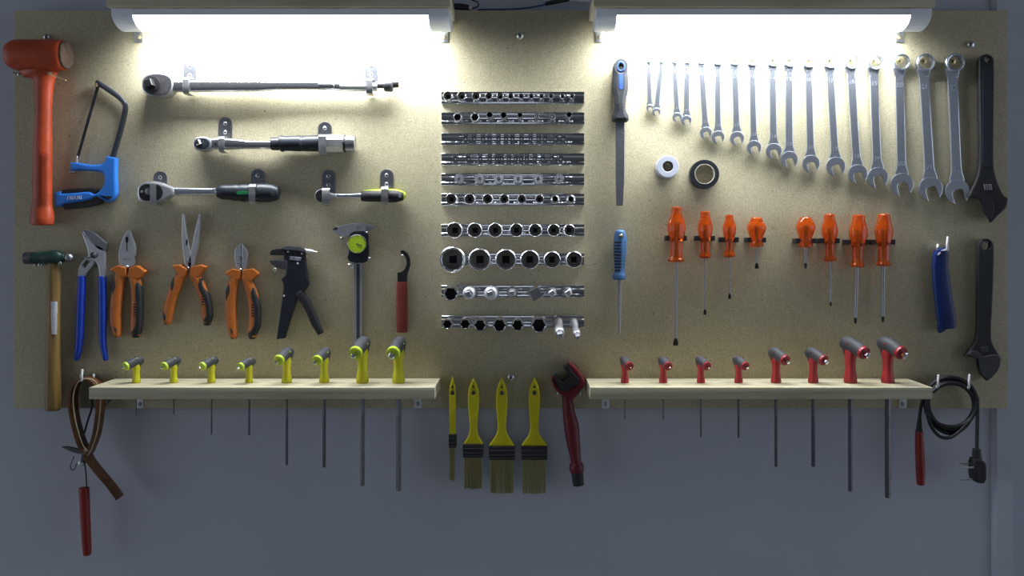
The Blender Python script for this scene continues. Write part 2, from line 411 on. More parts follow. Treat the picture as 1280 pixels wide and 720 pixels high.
# ------------------------------------------------------------------ lamps on shelves
SH = 110.
LZ = P(0, 8.6, SH).z                        # underside of the lamp planks
def lamp(fx0, fx1, side, br):
    x0, x1 = P(fx0, 0, SH).x, P(fx1, 0, SH).x
    t = thing('lamp_shelf', f'pine plank above the strip light, over the {side}', 'shelf', ((x0+x1)/2, 0, LZ), 'pine planks over the strip lights')
    part('plank', box((x0, -SH*MM, LZ), (x1, -.0005, LZ+.021), .0012), 'pine', t)
    for bx in br:
        c = P(bx, 45)
        g = join(box((c.x-.0078, -.0026, P(0, 53.5).z), (c.x+.0078, -.0004, LZ-.0005), .0004), box((c.x-.0078, -.018, LZ-.0026), (c.x+.0078, -.0004, LZ-.0004), .0004))
        b = part('bracket', g, 'zinc', t, 'small zinc angle bracket')
        s = part('screw', screw_geo(bx, 46.8, 2.6, 2.6, 2), 'brass', b)
    l = thing('strip_light', f'glowing white strip light under the pine plank over the {side}', 'light', ((x0+x1)/2, -.06, LZ-.001), 'white strip lights')
    top = LZ-.0006
    body = [(101, top), (101, top-.012), (22, top-.012), (22, top)]
    arc = [(101, top-.011), (97, top-.016), (90, top-.0215), (80, top-.026), (70, top-.0282), (60, top-.029), (50, top-.0282), (40, top-.026), (31, top-.0215), (24, top-.016), (22, top-.011)]
    cap = [(102.5, top), (102.5, top-.012), (98, top-.0175), (90.5, top-.023), (80.5, top-.0275), (70, top-.0297), (60, top-.0305), (50, top-.0297), (39.5, top-.0275), (30, top-.023), (22.5, top-.0175), (20.5, top-.012), (20.5, top)]
    e0, e1 = x0+.006, x1-.003
    part('housing', xprism(body, e0+.036, e1-.036), 'lamp_body', l)
    part('diffuser', xprism(arc, e0+.037, e1-.037), 'lamp_diffuser', l, 'glowing white diffuser', 60)
    for a, b_ in ((e0, e0+.037), (e1-.037, e1)):
        part('end_cap', xprism(cap, a, b_), 'lamp_body', l, 'pale plastic end cap', 40)
lamp(132.5, 563, 'torque wrenches', (173.6, 555.3))
lamp(741.5, 1169.5, 'row of combination spanners', (749.6, 1124.2))
a = thing('power_adapter', 'small black power adapter with white collar, on the board top beside the lamp', 'adapter', P(577, 12.5, -9))
part('housing', limb([(568, 8.0, 3.4, 6), (577, 8.4, 3.4, 6), (586, 9.4, 2.9, 6)], -9, e=5, cap=(.2, .2), n=16), 'rubber', a)
part('collar', limb([(586, 9.8, 2.2, 3.5), (589.5, 10.2, 2.0, 3.5)], -9, cap=(.2, .2)), 'white_plastic', a)
part('cable', ptube([(589, 10.3, -9), (594, 9.7, -8), (598, 7, -6), (597, 3, -6), (590, 0, -8), (583, -3, -9), (575, -5, -9)], 1.3), 'cable_black', a)
c = thing('lamp_cable', 'blue lead with a black inline connector lying along the top edge of the board', 'cable', P(660, 12, -9))
part('lead', ptube([(598, 12.2, -9), (612, 11.9, -9), (635, 11.6, -9), (655, 10.4, -9), (672, 7.8, -9), (685, 4.6, -9)], 1.6), 'cable_blue', c)
part('connector', limb([(682.5, 4.8, 2.3, 4), (696, 1.8, 2.6, 4.5), (711, -.4, 2.0, 3.5)], -9, e=4, cap=(.3, .3)), 'rubber', c)
part('tail', ptube([(711, -.4, -9), (722, .3, -9), (742, 1.8, -9), (750, 2, -9)], 1.6), 'white_plastic', c)

# ------------------------------------------------------------------ lower shelves
SZ = P(0, 484.2, SH).z                      # top face
def shelf(fx0, fx1, what, br):
    x0, x1 = P(fx0, 0, SH).x, P(fx1, 0, SH).x
    t = thing('tool_shelf', f'pine ledge holding the {what} hex keys', 'shelf', ((x0+x1)/2, 0, SZ-.021), 'pine ledges for hex keys')
    part('plank', box((x0, -.0565, SZ-.021), (x1, -.0005, SZ), .001), 'pine', t)
    part('plank', box((x0, -SH*MM, SZ-.021), (x1, -.0577, SZ), .0012), 'pine', t)
    for bx in br:
        c = P(bx, 505)
        g = join(box((c.x-.0072, -.0026, P(0, 510).z), (c.x+.0072, -.0004, SZ-.0215), .0004), box((c.x-.0072, -.055, SZ-.0236), (c.x+.0072, -.0004, SZ-.0213), .0004))
        b = part('bracket', g, 'alloy', t)
        part('screw', screw_geo(bx, 505.0, 2.6, 2.6, 2), 'zinc_dark', b)
shelf(111, 543.5, 'yellow-handled', (175, 522.5))
shelf(737.5, 1166, 'red-handled', (757, 1128))

def hex_key(px, sc, colr, yaw, end_py, br, label, group):
    """vertical grip, head leaning forward, blade through the ledge"""
    b = P(px, 0, 57.3); base = Vector((b.x, b.y, SZ))
    grip, cap = ('yellow_grip', 'lime_cap') if colr == 'y' else ('red_grip', 'red_cap')
    t = thing('hex_key', label, 'hex key', base, group)
    f = Vector((math.sin(yaw), -math.cos(yaw), 0)); sd = Vector((math.cos(yaw), math.sin(yaw), 0))
    fat = 1.20 if sc < .6 else 1.10 if sc < .9 else 1.06
    def q(fw, z): return base+(f*fw*fat+Vector((0, 0, z)))*sc*MM
    def st(L): return [(p.x, p.y, p.z, a*sc*fat*MM, bb*sc*fat*MM) for p, a, bb in L]
    ref = tuple(f)
    part('grip', limb3(st([(q(0, .4), 10.2, 10.0), (q(0, 5), 10.7, 10.6), (q(0, 11), 10.0, 10), (q(0, 24), 8.0, 8.6), (q(0, 38), 7.8, 9), (q(0, 50), 8.8, 11), (q(-1, 60), 8.6, 12)]), ref=ref, e=2.3, cap=(.12, .4), n=18), grip, t)
    up = (0, 0, 1)
    dirv = (q(33, 56)-q(-12, 73)).normalized()
    hd = limb3(st([(q(-13.5, 66), 8.2, 10.5), (q(-9, 70), 10.6, 12.4), (q(-1, 70), 11.4, 12.4), (q(8, 67.5), 11.0, 12.0), (q(19, 63), 11.2, 11.8), (q(28, 59), 11.2, 11.2)]), ref=up, e=2.2, cap=(.7, 0), n=18)
    saddle = limb3(st([(q(-6, 68), 9.8, 8), (q(-6.5, 58), 9.3, 6.5), (q(-6, 46), 6.0, 4), (q(-6, 42), 3.0, 3)]), ref=ref, cap=(.3, .6), n=14)
    part('head', join(hd, saddle), 'grey_rubber', t)
    c0 = q(27.5, 59.2)
    sc0, sc = sc, sc*fat
    part('end_cap', revolve([(0, 11.4*sc*MM), (2.5*sc*MM, 11.9*sc*MM), (6*sc*MM, 11.3*sc*MM), (7*sc*MM, 9.8*sc*MM), (6.4*sc*MM, 6*sc*MM)], c0, dirv, 22), cap, t)
    part('tip', revolve([(5*sc*MM, hexa(br*1.25*MM)), (15*sc*MM, hexa(br*1.25*MM)), (16.2*sc*MM, br*.9*MM)], c0, dirv, 18), 'chrome', t)
    for sgn in (-1, 1):
        if True:
            o = q(4, 67.5)+sd*sgn*10.8*sc*MM
            part('size_mark', revolve([(0, lambda th: sc*MM*(1.9+.5*math.cos(2*th))), (.7*sc*MM, lambda th: sc*MM*(1.7+.5*math.cos(2*th)))], o, sd*sgn, 14), cap if colr == 'r' else 'lime_cap', t)
    zend = P(0, end_py, 57.3).z
    part('blade', revolve([(0, hexa(br*MM)), (base.z-zend-.001, hexa(br*MM)), (base.z-zend, hexa(br*.8*MM))], base+Vector((0, 0, .004)), (0, 0, -1), 12), 'dark_steel', t)
yk = [(170.4, .56, -.60, 521, .9), (217.2, .56, -.50, 521, 1.1), (264.4, .56, -.50, 546, 1.3), (311.4, .545, -.50, 547, 1.7),
      (358.4, .765, -.28, 584, 2.2), (405.2, .755, -.28, 587, 2.7), (453.0, 1.0, -.20, 610, 3.6), (498.2, 1.0, -.16, 616, 4.4)]
ordn = ['smallest', 'second smallest', 'third smallest', 'fourth smallest', 'fourth largest', 'third largest', 'second largest', 'largest']
nm = ['beside the leather strap', 'second along from the leather strap', 'third along from the leather strap', 'fourth along from the leather strap',
      'first of the two mid-sized ones, next to the small ones', 'second of the two mid-sized ones, next to the large ones', 'large, under the dial caliper beam', 'large, at the ledge end beside the paintbrushes']
for i, (x, s, yw, e, r) in enumerate(yk):
    hex_key(x, s, 'y', yw, e, r, f'yellow-handled T hex key, {nm[i]}', 'yellow hex keys on the ledge')
rk = [(781, .57, .28, 527, 1.0), (829, .57, .28, 528, 1.1), (876.2, .57, .33, 549, 1.5), (923.2, .57, .36, 550, 1.9),
      (970, .76, .40, 586, 2.4), (1016.5, .76, .46, 586, 3.0), (1063, 1.0, .42, 617, 3.6), (1109.7, 1.0, .36, 625, 4.4)]
nm = ['at the ledge end beside the red-headed brush', 'second along from the red-headed brush', 'third along from the red-headed brush', 'fourth small one, next to the mid-sized ones',
      'first of the two mid-sized ones, next to the small ones', 'second of the two mid-sized ones, next to the large ones', 'large, next to the mid-sized ones', 'large, at the ledge end by the coiled cable']
for i, (x, s, yw, e, r) in enumerate(rk):
    hex_key(x, s, 'r', yw, e, r, f'red-handled T hex key, {nm[i]}', 'red hex keys on the ledge')
# ------------------------------------------------------------------ mallet
t = thing('mallet', 'orange soft-faced dead-blow mallet with worn faces, hung head up', 'mallet', P(53, 281, 20))
part('head', limb([(15, 69, 16.5, 25), (20, 69, 18.8, 28), (40, 69, 19.4, 29), (66, 69, 19.4, 29), (77, 69, 19.0, 28.5), (81, 69, 17.6, 26.5)], 31, e=2.2, cap=(.25, 0), n=26), 'orange_mallet', t)
part('face', limb([(80.8, 69, 17.4, 26.2), (83.6, 69, 17.0, 25.6), (84.6, 69, 15.6, 23.5)], 31, e=2.2, sub=1, cap=(0, 0), n=26), 'worn_rubber', t, 'worn grey-brown striking face')
part('handle', limb([(53, 82, 31, 20), (53, 88, 27, 19.5), (54, 92, 20, 18), (55, 97, 14.6, 16), (55, 104, 12.0, 14.5), (54.5, 125, 10.6, 13), (54, 160, 10.6, 13), (53.5, 185, 11.6, 14), (53, 230, 11.8, 14), (52.8, 255, 11.8, 14), (52.8, 264, 13.4, 15.5), (52.8, 273, 14.6, 17), (52.8, 279, 13.6, 16)], 22, n=20, cap=(0, .25)), 'orange_mallet', t)
part('grip_texture', join(*[ptube([(52+1.0*(i % 2), 190+2.45*i, 36.4), (57.5, 191+2.45*i, 36.2), (62.2, 193+2.45*i, 31.5)], .55, 5, 2) for i in range(26)]), 'orange_mallet', t)
# ------------------------------------------------------------------ junior hacksaw
t = thing('hacksaw', 'junior hacksaw with black frame and bright blue handle', 'saw', P(140, 253, 8))
part('frame', ptube([(121.5, 103, 10), (128, 107, 10), (142, 116.5, 10), (151, 123.5, 10), (156.5, 131, 10), (156, 141, 10), (151, 162, 10), (140, 200, 10)], 5.0, 10, 5), 'black_paint', t)
part('frame_pin', revolve([(0, .0036), (.012, .0036), (.0125, .0015), (.006, .0012)], P(122.7, 107.2, 4), (0, -1, 0), 12), 'brass', t)
part('blade', join(plate([(121.0, 106), (124.4, 107), (98.0, 199), (95.0, 198)], 8.5, 10, .2), *[plate([(121.0-26*f, 106+92*f), (121.0-26*f-1.0, 107.2+92*f), (120.7-26*f, 108+92*f)], 8.7, 9.8, .1) for f in [i/40 for i in range(40)]]), 'black_paint', t)
part('tension_pin', join(limb([(96.7, 196, 1.2, 2.5), (96, 203, 1.3, 2.5)], 9), limb([(88, 214.6, 2.6, 4), (94.5, 214.6, 2.2, 4)], 9, cap=(.2, .2))), 'zinc', t)
part('body', plate([(132.5, 195, 1), (145, 197, 1), (144.2, 218), (145.2, 234), (145, 244), (140, 251.5), (133, 253), (126, 249), (119, 245.3), (113, 250), (95, 253), (78, 255.5, 1), (76.5, 258, 1), (68, 258.5, 1), (67, 241, 1), (74.5, 238.7, 1), (76, 241.5, 1), (95, 240.6), (111, 238.8), (117, 243), (122, 240), (128, 233), (130, 225), (128.5, 217), (122, 214.4), (108, 213.6), (97, 212.6, 1), (96, 213.5, 1), (87, 212.5, 1), (87, 203, 1), (96.6, 202.8, 1), (108, 205.3), (122, 206), (129.5, 203)], 3, 19, 4, 2), 'blue_saw', t, 'bright blue plastic handle and bow socket')
part('grip', join(plate([(76, 241.5), (78, 237), (98, 235), (117, 234.8), (123, 238.5), (117.5, 243), (111, 238.8), (95, 240.6)], 5, 17, 1.5), plate([(77, 254.5), (95, 252), (113, 249), (118.5, 244.5), (128, 250), (126, 255), (110, 258.5), (80, 262)], 5, 16.5, 1.5)), 'rubber', t, 'black rubber grip inlay')
part('lettering', text_geo('BEVSU', 93, 246.8, 19.3, 4.6, math.pi+.05), 'lettering_grey', t)
# ------------------------------------------------------------------ ball peen hammer
t = thing('hammer', 'ball-peen hammer with dark green head and varnished wooden handle', 'hammer', P(66, 515, 15))
part('head', limb([(33, 322.5, 7.6, 11), (44, 322.5, 7.4, 11), (52, 322.3, 7.6, 11), (60, 322, 8.6, 12.5), (68, 322, 9.6, 13.5), (74, 322, 8.6, 12.5), (78.5, 322, 6.0, 9), (81, 322, 5.2, 8)], 16, n=20, cap=(.25, .2)), 'green_paint', t)
part('face', limb([(31.6, 322.5, 7.2, 10.5), (35, 322.5, 7.7, 11.3), (41, 322.5, 7.6, 11.2)], 16, n=20, sub=2, cap=(.1, 0)), 'dark_steel', t)
part('ball', revolve([(0.0085*(1-math.cos(a)), 0.0085*math.sin(a)) for a in [i*math.pi/8 for i in range(1, 8)]], P(80.5, 322, 16), (1, 0, 0), 18), 'blade_steel', t)
part('handle', limb([(67.2, 326, 8.4, 9), (67.2, 345, 8.4, 10), (67, 375, 8.2, 10.5), (67, 400, 8.3, 11), (66.6, 430, 8.8, 12), (66.3, 470, 9.4, 12.5), (66.2, 500, 9.8, 12.5), (66.3, 511, 9.4, 12)], 15, n=18, cap=(0, .25)), 'hickory', t)
def wrap_label(x0, x1, y0, y1, cx, hw, hd, d):
    R = []
    for y in (y0, y1):
        r = []
        for i in range(9):
            x = x0+(x1-x0)*i/8; u = max(-1, min(1, (x-cx)/hw)); r.append(P(cx+(x-cx)*1.02, y, d+hd*math.sqrt(max(0, 1-u*u))+.35))
        R.append(r)
    V = R[0]+R[1]; F = [(i, i+1, i+10, i+9) for i in range(8)]
    V2 = [v+Vector((0, .0006, 0)) for v in V]; n = len(V)
    F2 = F+[tuple(j+n for j in f[::-1]) for f in F]
    b = list(range(9))+list(range(17, 8, -1))
    F2 += [(b[i], b[(i+1) % 18], b[(i+1) % 18]+n, b[i]+n) for i in range(18)]
    return V+V2, F2
part('sticker', join(wrap_label(62.0, 71.5, 377, 391, 67, 8.6, 11.2, 15), wrap_label(58.6, 71.0, 391, 418, 67, 8.8, 11.4, 15)), 'white_paper', t, 'torn white paper sticker')
# ------------------------------------------------------------------ pliers
t = thing('water_pump_pliers', 'water-pump pliers with long blue dipped handles', 'pliers', P(114, 452, 8))
part('rear_jaw', plate([(102.5, 288, 1), (108.3, 287.2), (117, 290.5), (125, 297), (133.6, 304.5, 1), (132.8, 312), (130, 316), (120, 312), (110, 300), (104, 293)], 4, 16, 3, 1), 'blade_steel', t)
part('rear_arm', plate([[(108, 320), (115, 323), (118.5, 327), (115.5, 333.5), (109, 340), (107, 346), (97.3, 346), (97.6, 336), (101, 328.6)], [(102.5, 331.6), (108.3, 325), (112.5, 327), (106, 334.6)]], 3, 9, 1), 'plier_steel', t)
part('front_arm', plate([(101.8, 288.8, 1), (106, 295.6), (112, 300.6), (118, 305.3), (124, 307.2), (129.3, 310.5), (131.6, 316), (131.4, 330), (130.8, 347, 1), (124.4, 347, 1), (123.4, 334.5), (120.5, 328), (115, 324), (110.5, 321), (108.8, 309), (105, 299.5)], 9.5, 16, 1.2, 1), 'steel_matte', t)
part('pivot_bolt', join(revolve([(0, .0062), (.003, .006), (.0042, .0046), (.0036, .0032), (.0046, .0025)], P(117.6, 319, 15.5), (0, -1, 0), 18)), 'dark_steel', t)
part('handle', limb([(102.2, 346, 5.0, 7), (101.6, 365, 5.2, 7.5), (100.4, 395, 5.3, 7.5), (99.3, 425, 4.9, 7), (96, 448, 3.6, 5.5)], 10, cap=(.2, .9)), 'blue_grip', t)
part('handle', limb([(127.7, 346, 5.0, 7), (128.2, 365, 5.1, 7.5), (128.6, 395, 5.0, 7.5), (128.6, 425, 4.4, 7), (132, 448, 3.4, 5.5)], 11, cap=(.2, .9)), 'blue_grip', t)
def plier(name, label, jaws, guards, hl, hr, extras, base):
    t = thing(name, label, 'pliers', P(base[0], base[1], 8), 'orange and black pliers')
    for j in jaws: part('jaw', plate(j, 3.5, 13, 1.4, 1), 'plier_steel', t)
    for g in guards: part('guard', plate(g, 3, 18.5, 1.6), 'orange_grip', t)
    for sgn, h in ((-1, hl), (1, hr)):
        part('handle', limb([(x, y, w, 7.5) for x, y, w in h], 11, e=2.4, cap=(.3, .8), n=18), 'orange_grip', t)
        n = len(h)
        if sgn < 0:
            part('grip_inlay', limb([(h[1][0]-h[1][2]*.30, h[1][1]-9, 2.0, 6.5), (h[1][0]-h[1][2]*.48, h[1][1], h[1][2]*.56, 8.2), (h[1][0]-h[1][2]*.78, h[1][1]+12, 1.6, 6.0)], 11.3, cap=(.5, .5)), 'rubber', t)
            part('grip_inlay', limb([(h[-2][0]-h[-2][2]*.75, h[-2][1]-3, 1.6, 5.5), (h[-1][0]-h[-1][2]*.4, h[-1][1]-8, h[-1][2]*.7, 7.8), (h[-1][0]-1, h[-1][1]+1, h[-1][2]*.75, 6.8)], 11.2, cap=(.4, .8)), 'rubber', t)
        else:
            pts = [(h[1][0]+h[1][2]*.15, h[1][1]-6, h[1][2]*.5, 6.5)]
            for i, (x, y, w) in enumerate(h[1:-1]): pts.append((x+w*.42, y+(4 if i == 0 else 0), w*.68, 8.2))
            pts.append((h[-1][0]+.3, h[-1][1]-2, h[-1][2]*1.05, 7.6)); pts.append((h[-1][0], h[-1][1]+2.2, h[-1][2]*.85, 6.5))
            part('grip_inlay', limb(pts, 11.3, e=2.4, cap=(.4, .7), n=18), 'rubber', t)
            m = len(h)//2
            part('grip_marks', join(*[plate(rect(h[m][0]-4.4, h[m][1]+q*3.4-2, h[m][0]-1.0, h[m][1]+q*3.4-.6), 18.0, 18.9, .1) for q in range(-1, 4)]), 'dark_hole', t)
    for nme, g, m in extras: part(nme, g, m, t)
    return t
plier('combination_pliers', 'combination pliers with flat gripping jaws and orange-black handles',
      [[(157.6, 288.2, 1), (161, 287.3, 1), (166, 299), (169.3, 309), (168.3, 320, 1), (166.8, 320.5, 1), (168, 332), (159, 336), (149, 333), (147.6, 321), (149, 309), (153, 298)]],
      [[(136.7, 336.7), (146.7, 331.8), (157, 334.5), (157, 346), (150, 346), (144, 341.5)], [(158.6, 346), (161, 335), (170.8, 331.8), (181.7, 339.5), (175, 348), (166, 348.5)]],
      [(151.5, 342, 6), (147.8, 358, 7.2), (144.8, 385, 7), (145, 405, 6.6), (147.5, 418, 4.6)],
      [(166.5, 343, 6.5), (170.5, 358, 7), (171.2, 385, 7), (170.5, 405, 7), (170, 417, 6)],
      [('pipe_grip_hole', plate(circle(158.6, 299.5, 1.9, 12, 0, 4.2), 12.6, 13.5, .2), 'dark_hole'), ('jaw_slit', plate(rect(158, 302, 159, 314), 12.6, 13.4, .1), 'dark_hole'),
       ('makers_mark', join(*[plate(rect(153+i*2.1, 323, 154.4+i*2.1, 325), 12.6, 13.3, .1) for i in range(5)]), 'engraving')], (159, 424))
plier('long_nose_pliers', 'long-nose pliers hanging open, with orange-black handles',
      [[(227.2, 266.8, 1), (229.6, 267.6, 1), (232, 285), (235, 306), (238.5, 318), (241, 334), (231, 334), (229, 318), (226.6, 300)], [(251, 266.8, 1), (248.3, 268.5, 1), (243.6, 288), (240, 306), (236.6, 320), (233, 334), (242, 334), (244, 322), (248.6, 302)]],
      [[(214.8, 331.8), (223.7, 330.8), (233.4, 336.5), (231, 345), (225, 345), (219, 339)], [(236, 343), (239, 333.5), (250.8, 330.8), (257.4, 333.6), (249, 345.5), (242, 347)]],
      [(227, 343, 6), (220.5, 357, 6.6), (213.6, 376, 6.6), (210.4, 392, 6.4), (209.5, 402, 5)],
      [(242.5, 343, 6), (249.5, 355, 6.6), (256, 372, 6.6), (259, 392, 6.6), (259, 402, 5.4)],
      [('pipe_grip', plate(circle(233.3, 303, 1.2, 8, 0, 4), 12.6, 13.4, .1), 'dark_hole'), ('makers_mark', join(*[plate(rect(233+i*1.7, 326.5, 234+i*1.7, 328.3), 12.6, 13.3, .1) for i in range(4)]), 'engraving')], (235, 408))
plier('side_cutters', 'diagonal side cutters with short rounded jaws and orange-black handles',
      [[(301.3, 304.2, 1), (301.3, 322, 1), (300.5, 338), (295.5, 337), (293.2, 324), (292.2, 315.5), (295.5, 308)], [(301.9, 304.2, 1), (307, 310), (309.4, 316), (309.2, 323), (307.5, 337), (302.5, 338), (301.9, 322, 1)]],
      [[(280.4, 342), (289.8, 335.8), (300, 338), (300, 349), (294, 349.5), (288, 346.5)], [(301.6, 350), (303, 337.5), (315.8, 335.6), (323, 342), (315, 350.5), (308, 352)]],
      [(293.5, 347, 6), (289.8, 364, 7), (288.5, 384, 6.6), (289.8, 406, 6.4), (292.5, 420, 4.6)],
      [(308.5, 349, 6), (314.8, 366, 7), (318.6, 386, 7), (318, 406, 7), (315.6, 419, 5.4)],
      [('rivet', revolve([(0, .003), (.001, .0028), (.0014, .001)], P(301.6, 321.5, 13), (0, -1, 0), 12), 'chrome'), ('makers_mark', join(*[plate(rect(297+i*2, 328.4, 298.3+i*2, 330.2), 12.6, 13.3, .1) for i in range(5)]), 'engraving')], (302, 425))
# ------------------------------------------------------------------ wire stripper
t = thing('wire_stripper', 'black self-adjusting wire stripper with a silver end pin', 'wire stripper', P(366, 424, 8))
part('jaw', plate([(336.8, 316.5), (339, 312.6), (345, 311.2), (356, 310.5), (357, 319), (338, 319)], 4, 16, 1.5), 'rubber', t)
part('jaw', plate([(336.2, 325.2), (347, 325.2), (359, 326), (359, 337), (352, 336.3), (345, 333.6), (338.5, 329.6)], 4, 16, 1.2), 'grey_rubber', t)
part('body', plate([(352, 310), (359, 307.8), (375, 309.6), (382, 312.3), (381.2, 322), (381.8, 332), (384.5, 350), (386.5, 355), (379, 366), (371, 372), (369, 380), (362, 400), (355.6, 423, 1), (345.2, 424.5, 1), (349, 396), (352.5, 372), (354.3, 356), (350.4, 348.6), (356, 345), (358, 338), (355, 326), (353.5, 317)], 3, 15, 2, 1), 'black_paint', t)
part('lever', limb([(374, 366, 6.5, 6), (382, 377, 6, 6.5), (388, 389, 5.4, 7), (394, 403, 5.2, 7), (400.5, 416, 4.0, 6)], 10, e=2.6, cap=(.3, .4)), 'rubber', t)
part('top_plate', plate([(352, 309.5), (359, 307.2), (375, 308.8), (382.5, 312), (381.5, 315), (368, 312.5), (355, 312)], 14.5, 17, .6), 'chrome_dull', t)
part('end_pin', join(limb([(380.5, 313.4, 2.9, 4.4), (391, 314.6, 2.7, 4.2)], 10, cap=(.15, .15)), limb([(391, 314.6, 1.5, 2.2), (396.4, 315.3, 1.2, 1.8)], 10, cap=(.2, .5))), 'alloy', t, 'silver end pin')
for x, y in ((360, 314.6), (377.4, 317), (372.2, 329.4), (355, 369.8)):
    part('rivet', screw_geo(x, y, 1.3, 14.9, 1.2), 'zinc', t)
part('badge', plate([(362.4, 320.2), (376.8, 321.6), (375.9, 326.2), (361.8, 324.4)], 14.6, 15.5, .2), 'badge', t)
part('lettering', text_geo('C/Krup', 369.3, 323.1, 15.7, 3.2, -.10, .3, xs=1.1), 'navy_ink', t)
# ------------------------------------------------------------------ dial caliper
t = thing('dial_caliper', 'steel dial caliper with a lime-yellow round dial, hung upright', 'caliper', P(447, 440, 5))
part('beam', join(plate(rect(441.8, 284, 452.8, 441), 3, 7, .4), plate(rect(444.6, 330, 445.1, 440), 6.9, 7.3, .05)), 'steel_matte', t)
part('rack_groove', plate(rect(445.6, 330, 449.6, 440), 6.7, 7.2, .05), 'dark_steel', t)
part('fixed_jaw', plate([(416, 286), (419, 283.8), (439, 279), (457, 279), (457, 290), (444, 290), (437, 293), (434.5, 296.6), (424.6, 294.4), (416.3, 290.2)], 3.5, 9, .8), 'steel_matte', t)
part('jaw_tip', join(plate([(416, 286.2), (419, 283.9), (422, 284.5), (421.5, 287.6), (416.2, 287.8)], 8.8, 9.5, .2)), 'dark_steel', t)
part('inside_jaw', join(plate([(456.5, 279.6), (462.5, 280.2), (469, 284.4), (460.6, 283.6), (456.5, 283)], 5, 8.5, .5), plate([(456.5, 284), (469, 285), (461, 287.8), (459, 291), (456, 291)], 4, 7, .5)), 'plier_steel', t)
part('lock_notch', plate(rect(446, 282, 450.6, 287), 8.8, 9.5, .1), 'engraving', t)
part('slider', plate([(438, 289), (459.6, 288.4), (460.4, 306), (460.8, 321.5), (457.7, 328.6), (439.2, 328.6), (433.6, 323.4), (436, 316), (437, 300)], 3, 12, 1, 1), 'black_paint', t)
dl = part('dial', revolve([(0, .0178), (.005, .0178), (.0058, .0168), (.0052, .0162)], P(446.8, 305, 12), (0, -1, 0), 32), 'glass_rim', t)
part('dial_face', revolve([(0, .0163), (.0056, .0163)], P(446.8, 305, 12), (0, -1, 0), 32), 'dial_lime', dl, 'lime-yellow dial face')
part('dial_marks', join(*[plate([(446.8+10.4*math.cos(a)-.25, 305+10.4*math.sin(a)-.25), (446.8+10.4*math.cos(a)+.25, 305+10.4*math.sin(a)-.25), (446.8+9.0*math.cos(a)+.25, 305+9.0*math.sin(a)+.25), (446.8+9.0*math.cos(a)-.25, 305+9.0*math.sin(a)+.25)], 17.6, 17.9, .02) for a in [i*math.pi/6 for i in range(12)]]), 'navy_ink', dl)
part('pointer', plate([(445.5, 304.2), (452.6, 306.6), (452.4, 307.4), (445.3, 305.6)], 17.9, 18.3, .05), 'navy_ink', dl)
part('thumb_screw', join(limb([(436, 332.2, 3.3, 4), (442, 332.2, 3.3, 4)], 8, cap=(.15, .15)), limb([(434, 306, 2, 2), (437, 306, 2, 2)], 8, cap=(.2, .2)), limb([(460, 323.5, 1.8, 2), (463, 323.5, 1.8, 2)], 8, cap=(.2, .2))), 'zinc', t)
# ------------------------------------------------------------------ hook spanner
t = thing('hook_spanner', 'hook spanner with black curved claw and brick-red sleeve', 'spanner', P(502, 419, 5))
part('claw', plate([(500.4, 313, 1), (503.5, 312.4), (508, 315), (512, 321), (513, 328), (512, 335), (509, 342), (508.4, 356, 1), (496.6, 356, 1), (496.6, 340.5, 1), (501, 340.3), (505.5, 337), (508, 331), (508, 325), (505.5, 319.5), (502, 318.2), (500.6, 316.6)], 4, 9, .8, 1), 'black_oxide', t)
part('sleeve', limb([(502.3, 353, 6.6, 5), (502.4, 370, 7.0, 5.2), (502.5, 400, 7.2, 5.3), (502.6, 414, 6.6, 5)], 7, e=3, cap=(.1, .5)), 'brick_red', t, 'brick-red dipped sleeve')
peg(503, 319.5, 1.8, 9, 'under the claw of the hook spanner')
# ------------------------------------------------------------------ torque wrenches and ratchets
def holder(px0, px1, top, sx0, sx1, sy0, sy1, df, label, holes=2):
    """rounded plate screwed to the board, with a strap bent over the tool"""
    t = thing('tool_holder', label, 'holder', P((px0+px1)/2, sy1, 0), 'sheet-metal tool holders')
    r = (px1-px0)/2; cx = (px0+px1)/2
    lp = [(cx+r*math.cos(a), top+r+r*math.sin(a)) for a in [math.pi+math.pi*i/12 for i in range(13)]]+[(px1, sy0+8), (px0, sy0+8)]
    hl = [lp]
    p = part('plate', plate(hl, .3, 2.2, .4), 'zinc_dark', t)
    for i in range(holes):
        y = top+r*.95+i*11
        if y < sy0-1: screw(cx, y, 2.6, p, 2.2, 1.6, 'zinc')
    zt, zb = P(0, sy0, df).z, P(0, sy1, df).z
    path = [(1.5, zt+.002), (df*.55, zt+.002), (df*.9, zt), (df, zt-.003), (df, (zt+zb)/2), (df, zb+.003), (df*.92, zb-.0005), (df*.5, zb-.0015), (1.5, zb-.0015)]
    part('strap', xprism(strip_prof(path, 1.4), P(sx0, 0, df).x, P(sx1, 0, df).x), 'zinc', t, None, 40)
def hl(st, d, **kw): return limb(st, d, **kw)
# big torque wrench
t = thing('torque_wrench', 'long chrome torque wrench with round black ratchet head, beneath the strip light', 'torque wrench', P(340, 116, 20))
part('head', plate([(176, 105.5), (178, 97), (185, 91.5), (197, 90.3), (209, 92), (215, 96.5), (216.8, 105), (214.5, 114), (208, 119.5), (196, 121.3), (184, 119), (177.5, 113)], 5, 33, 3, 2), 'steel_matte', t)
part('head_cover', plate([(177.6, 105.5), (180, 98), (187, 93), (198, 92), (208, 93.5), (213.5, 98), (214.6, 105), (212.6, 113), (207, 117.6), (196, 119.4), (185, 117.4), (179, 112)], 32.5, 34.5, .8, 2), 'dark_steel', t, 'dark ratchet cover')
part('square_drive', join(revolve([(0, .0135), (.004, .0135), (.0045, .0105)], P(191.5, 105.5, 34), (0, -1, 0), 24), revolve([(.004, squ(.0066)), (.018, squ(.0066)), (.0195, squ(.0054))], P(190, 105.5, 34), (0, -1, 0), 24, .35)), 'black_oxide', t)
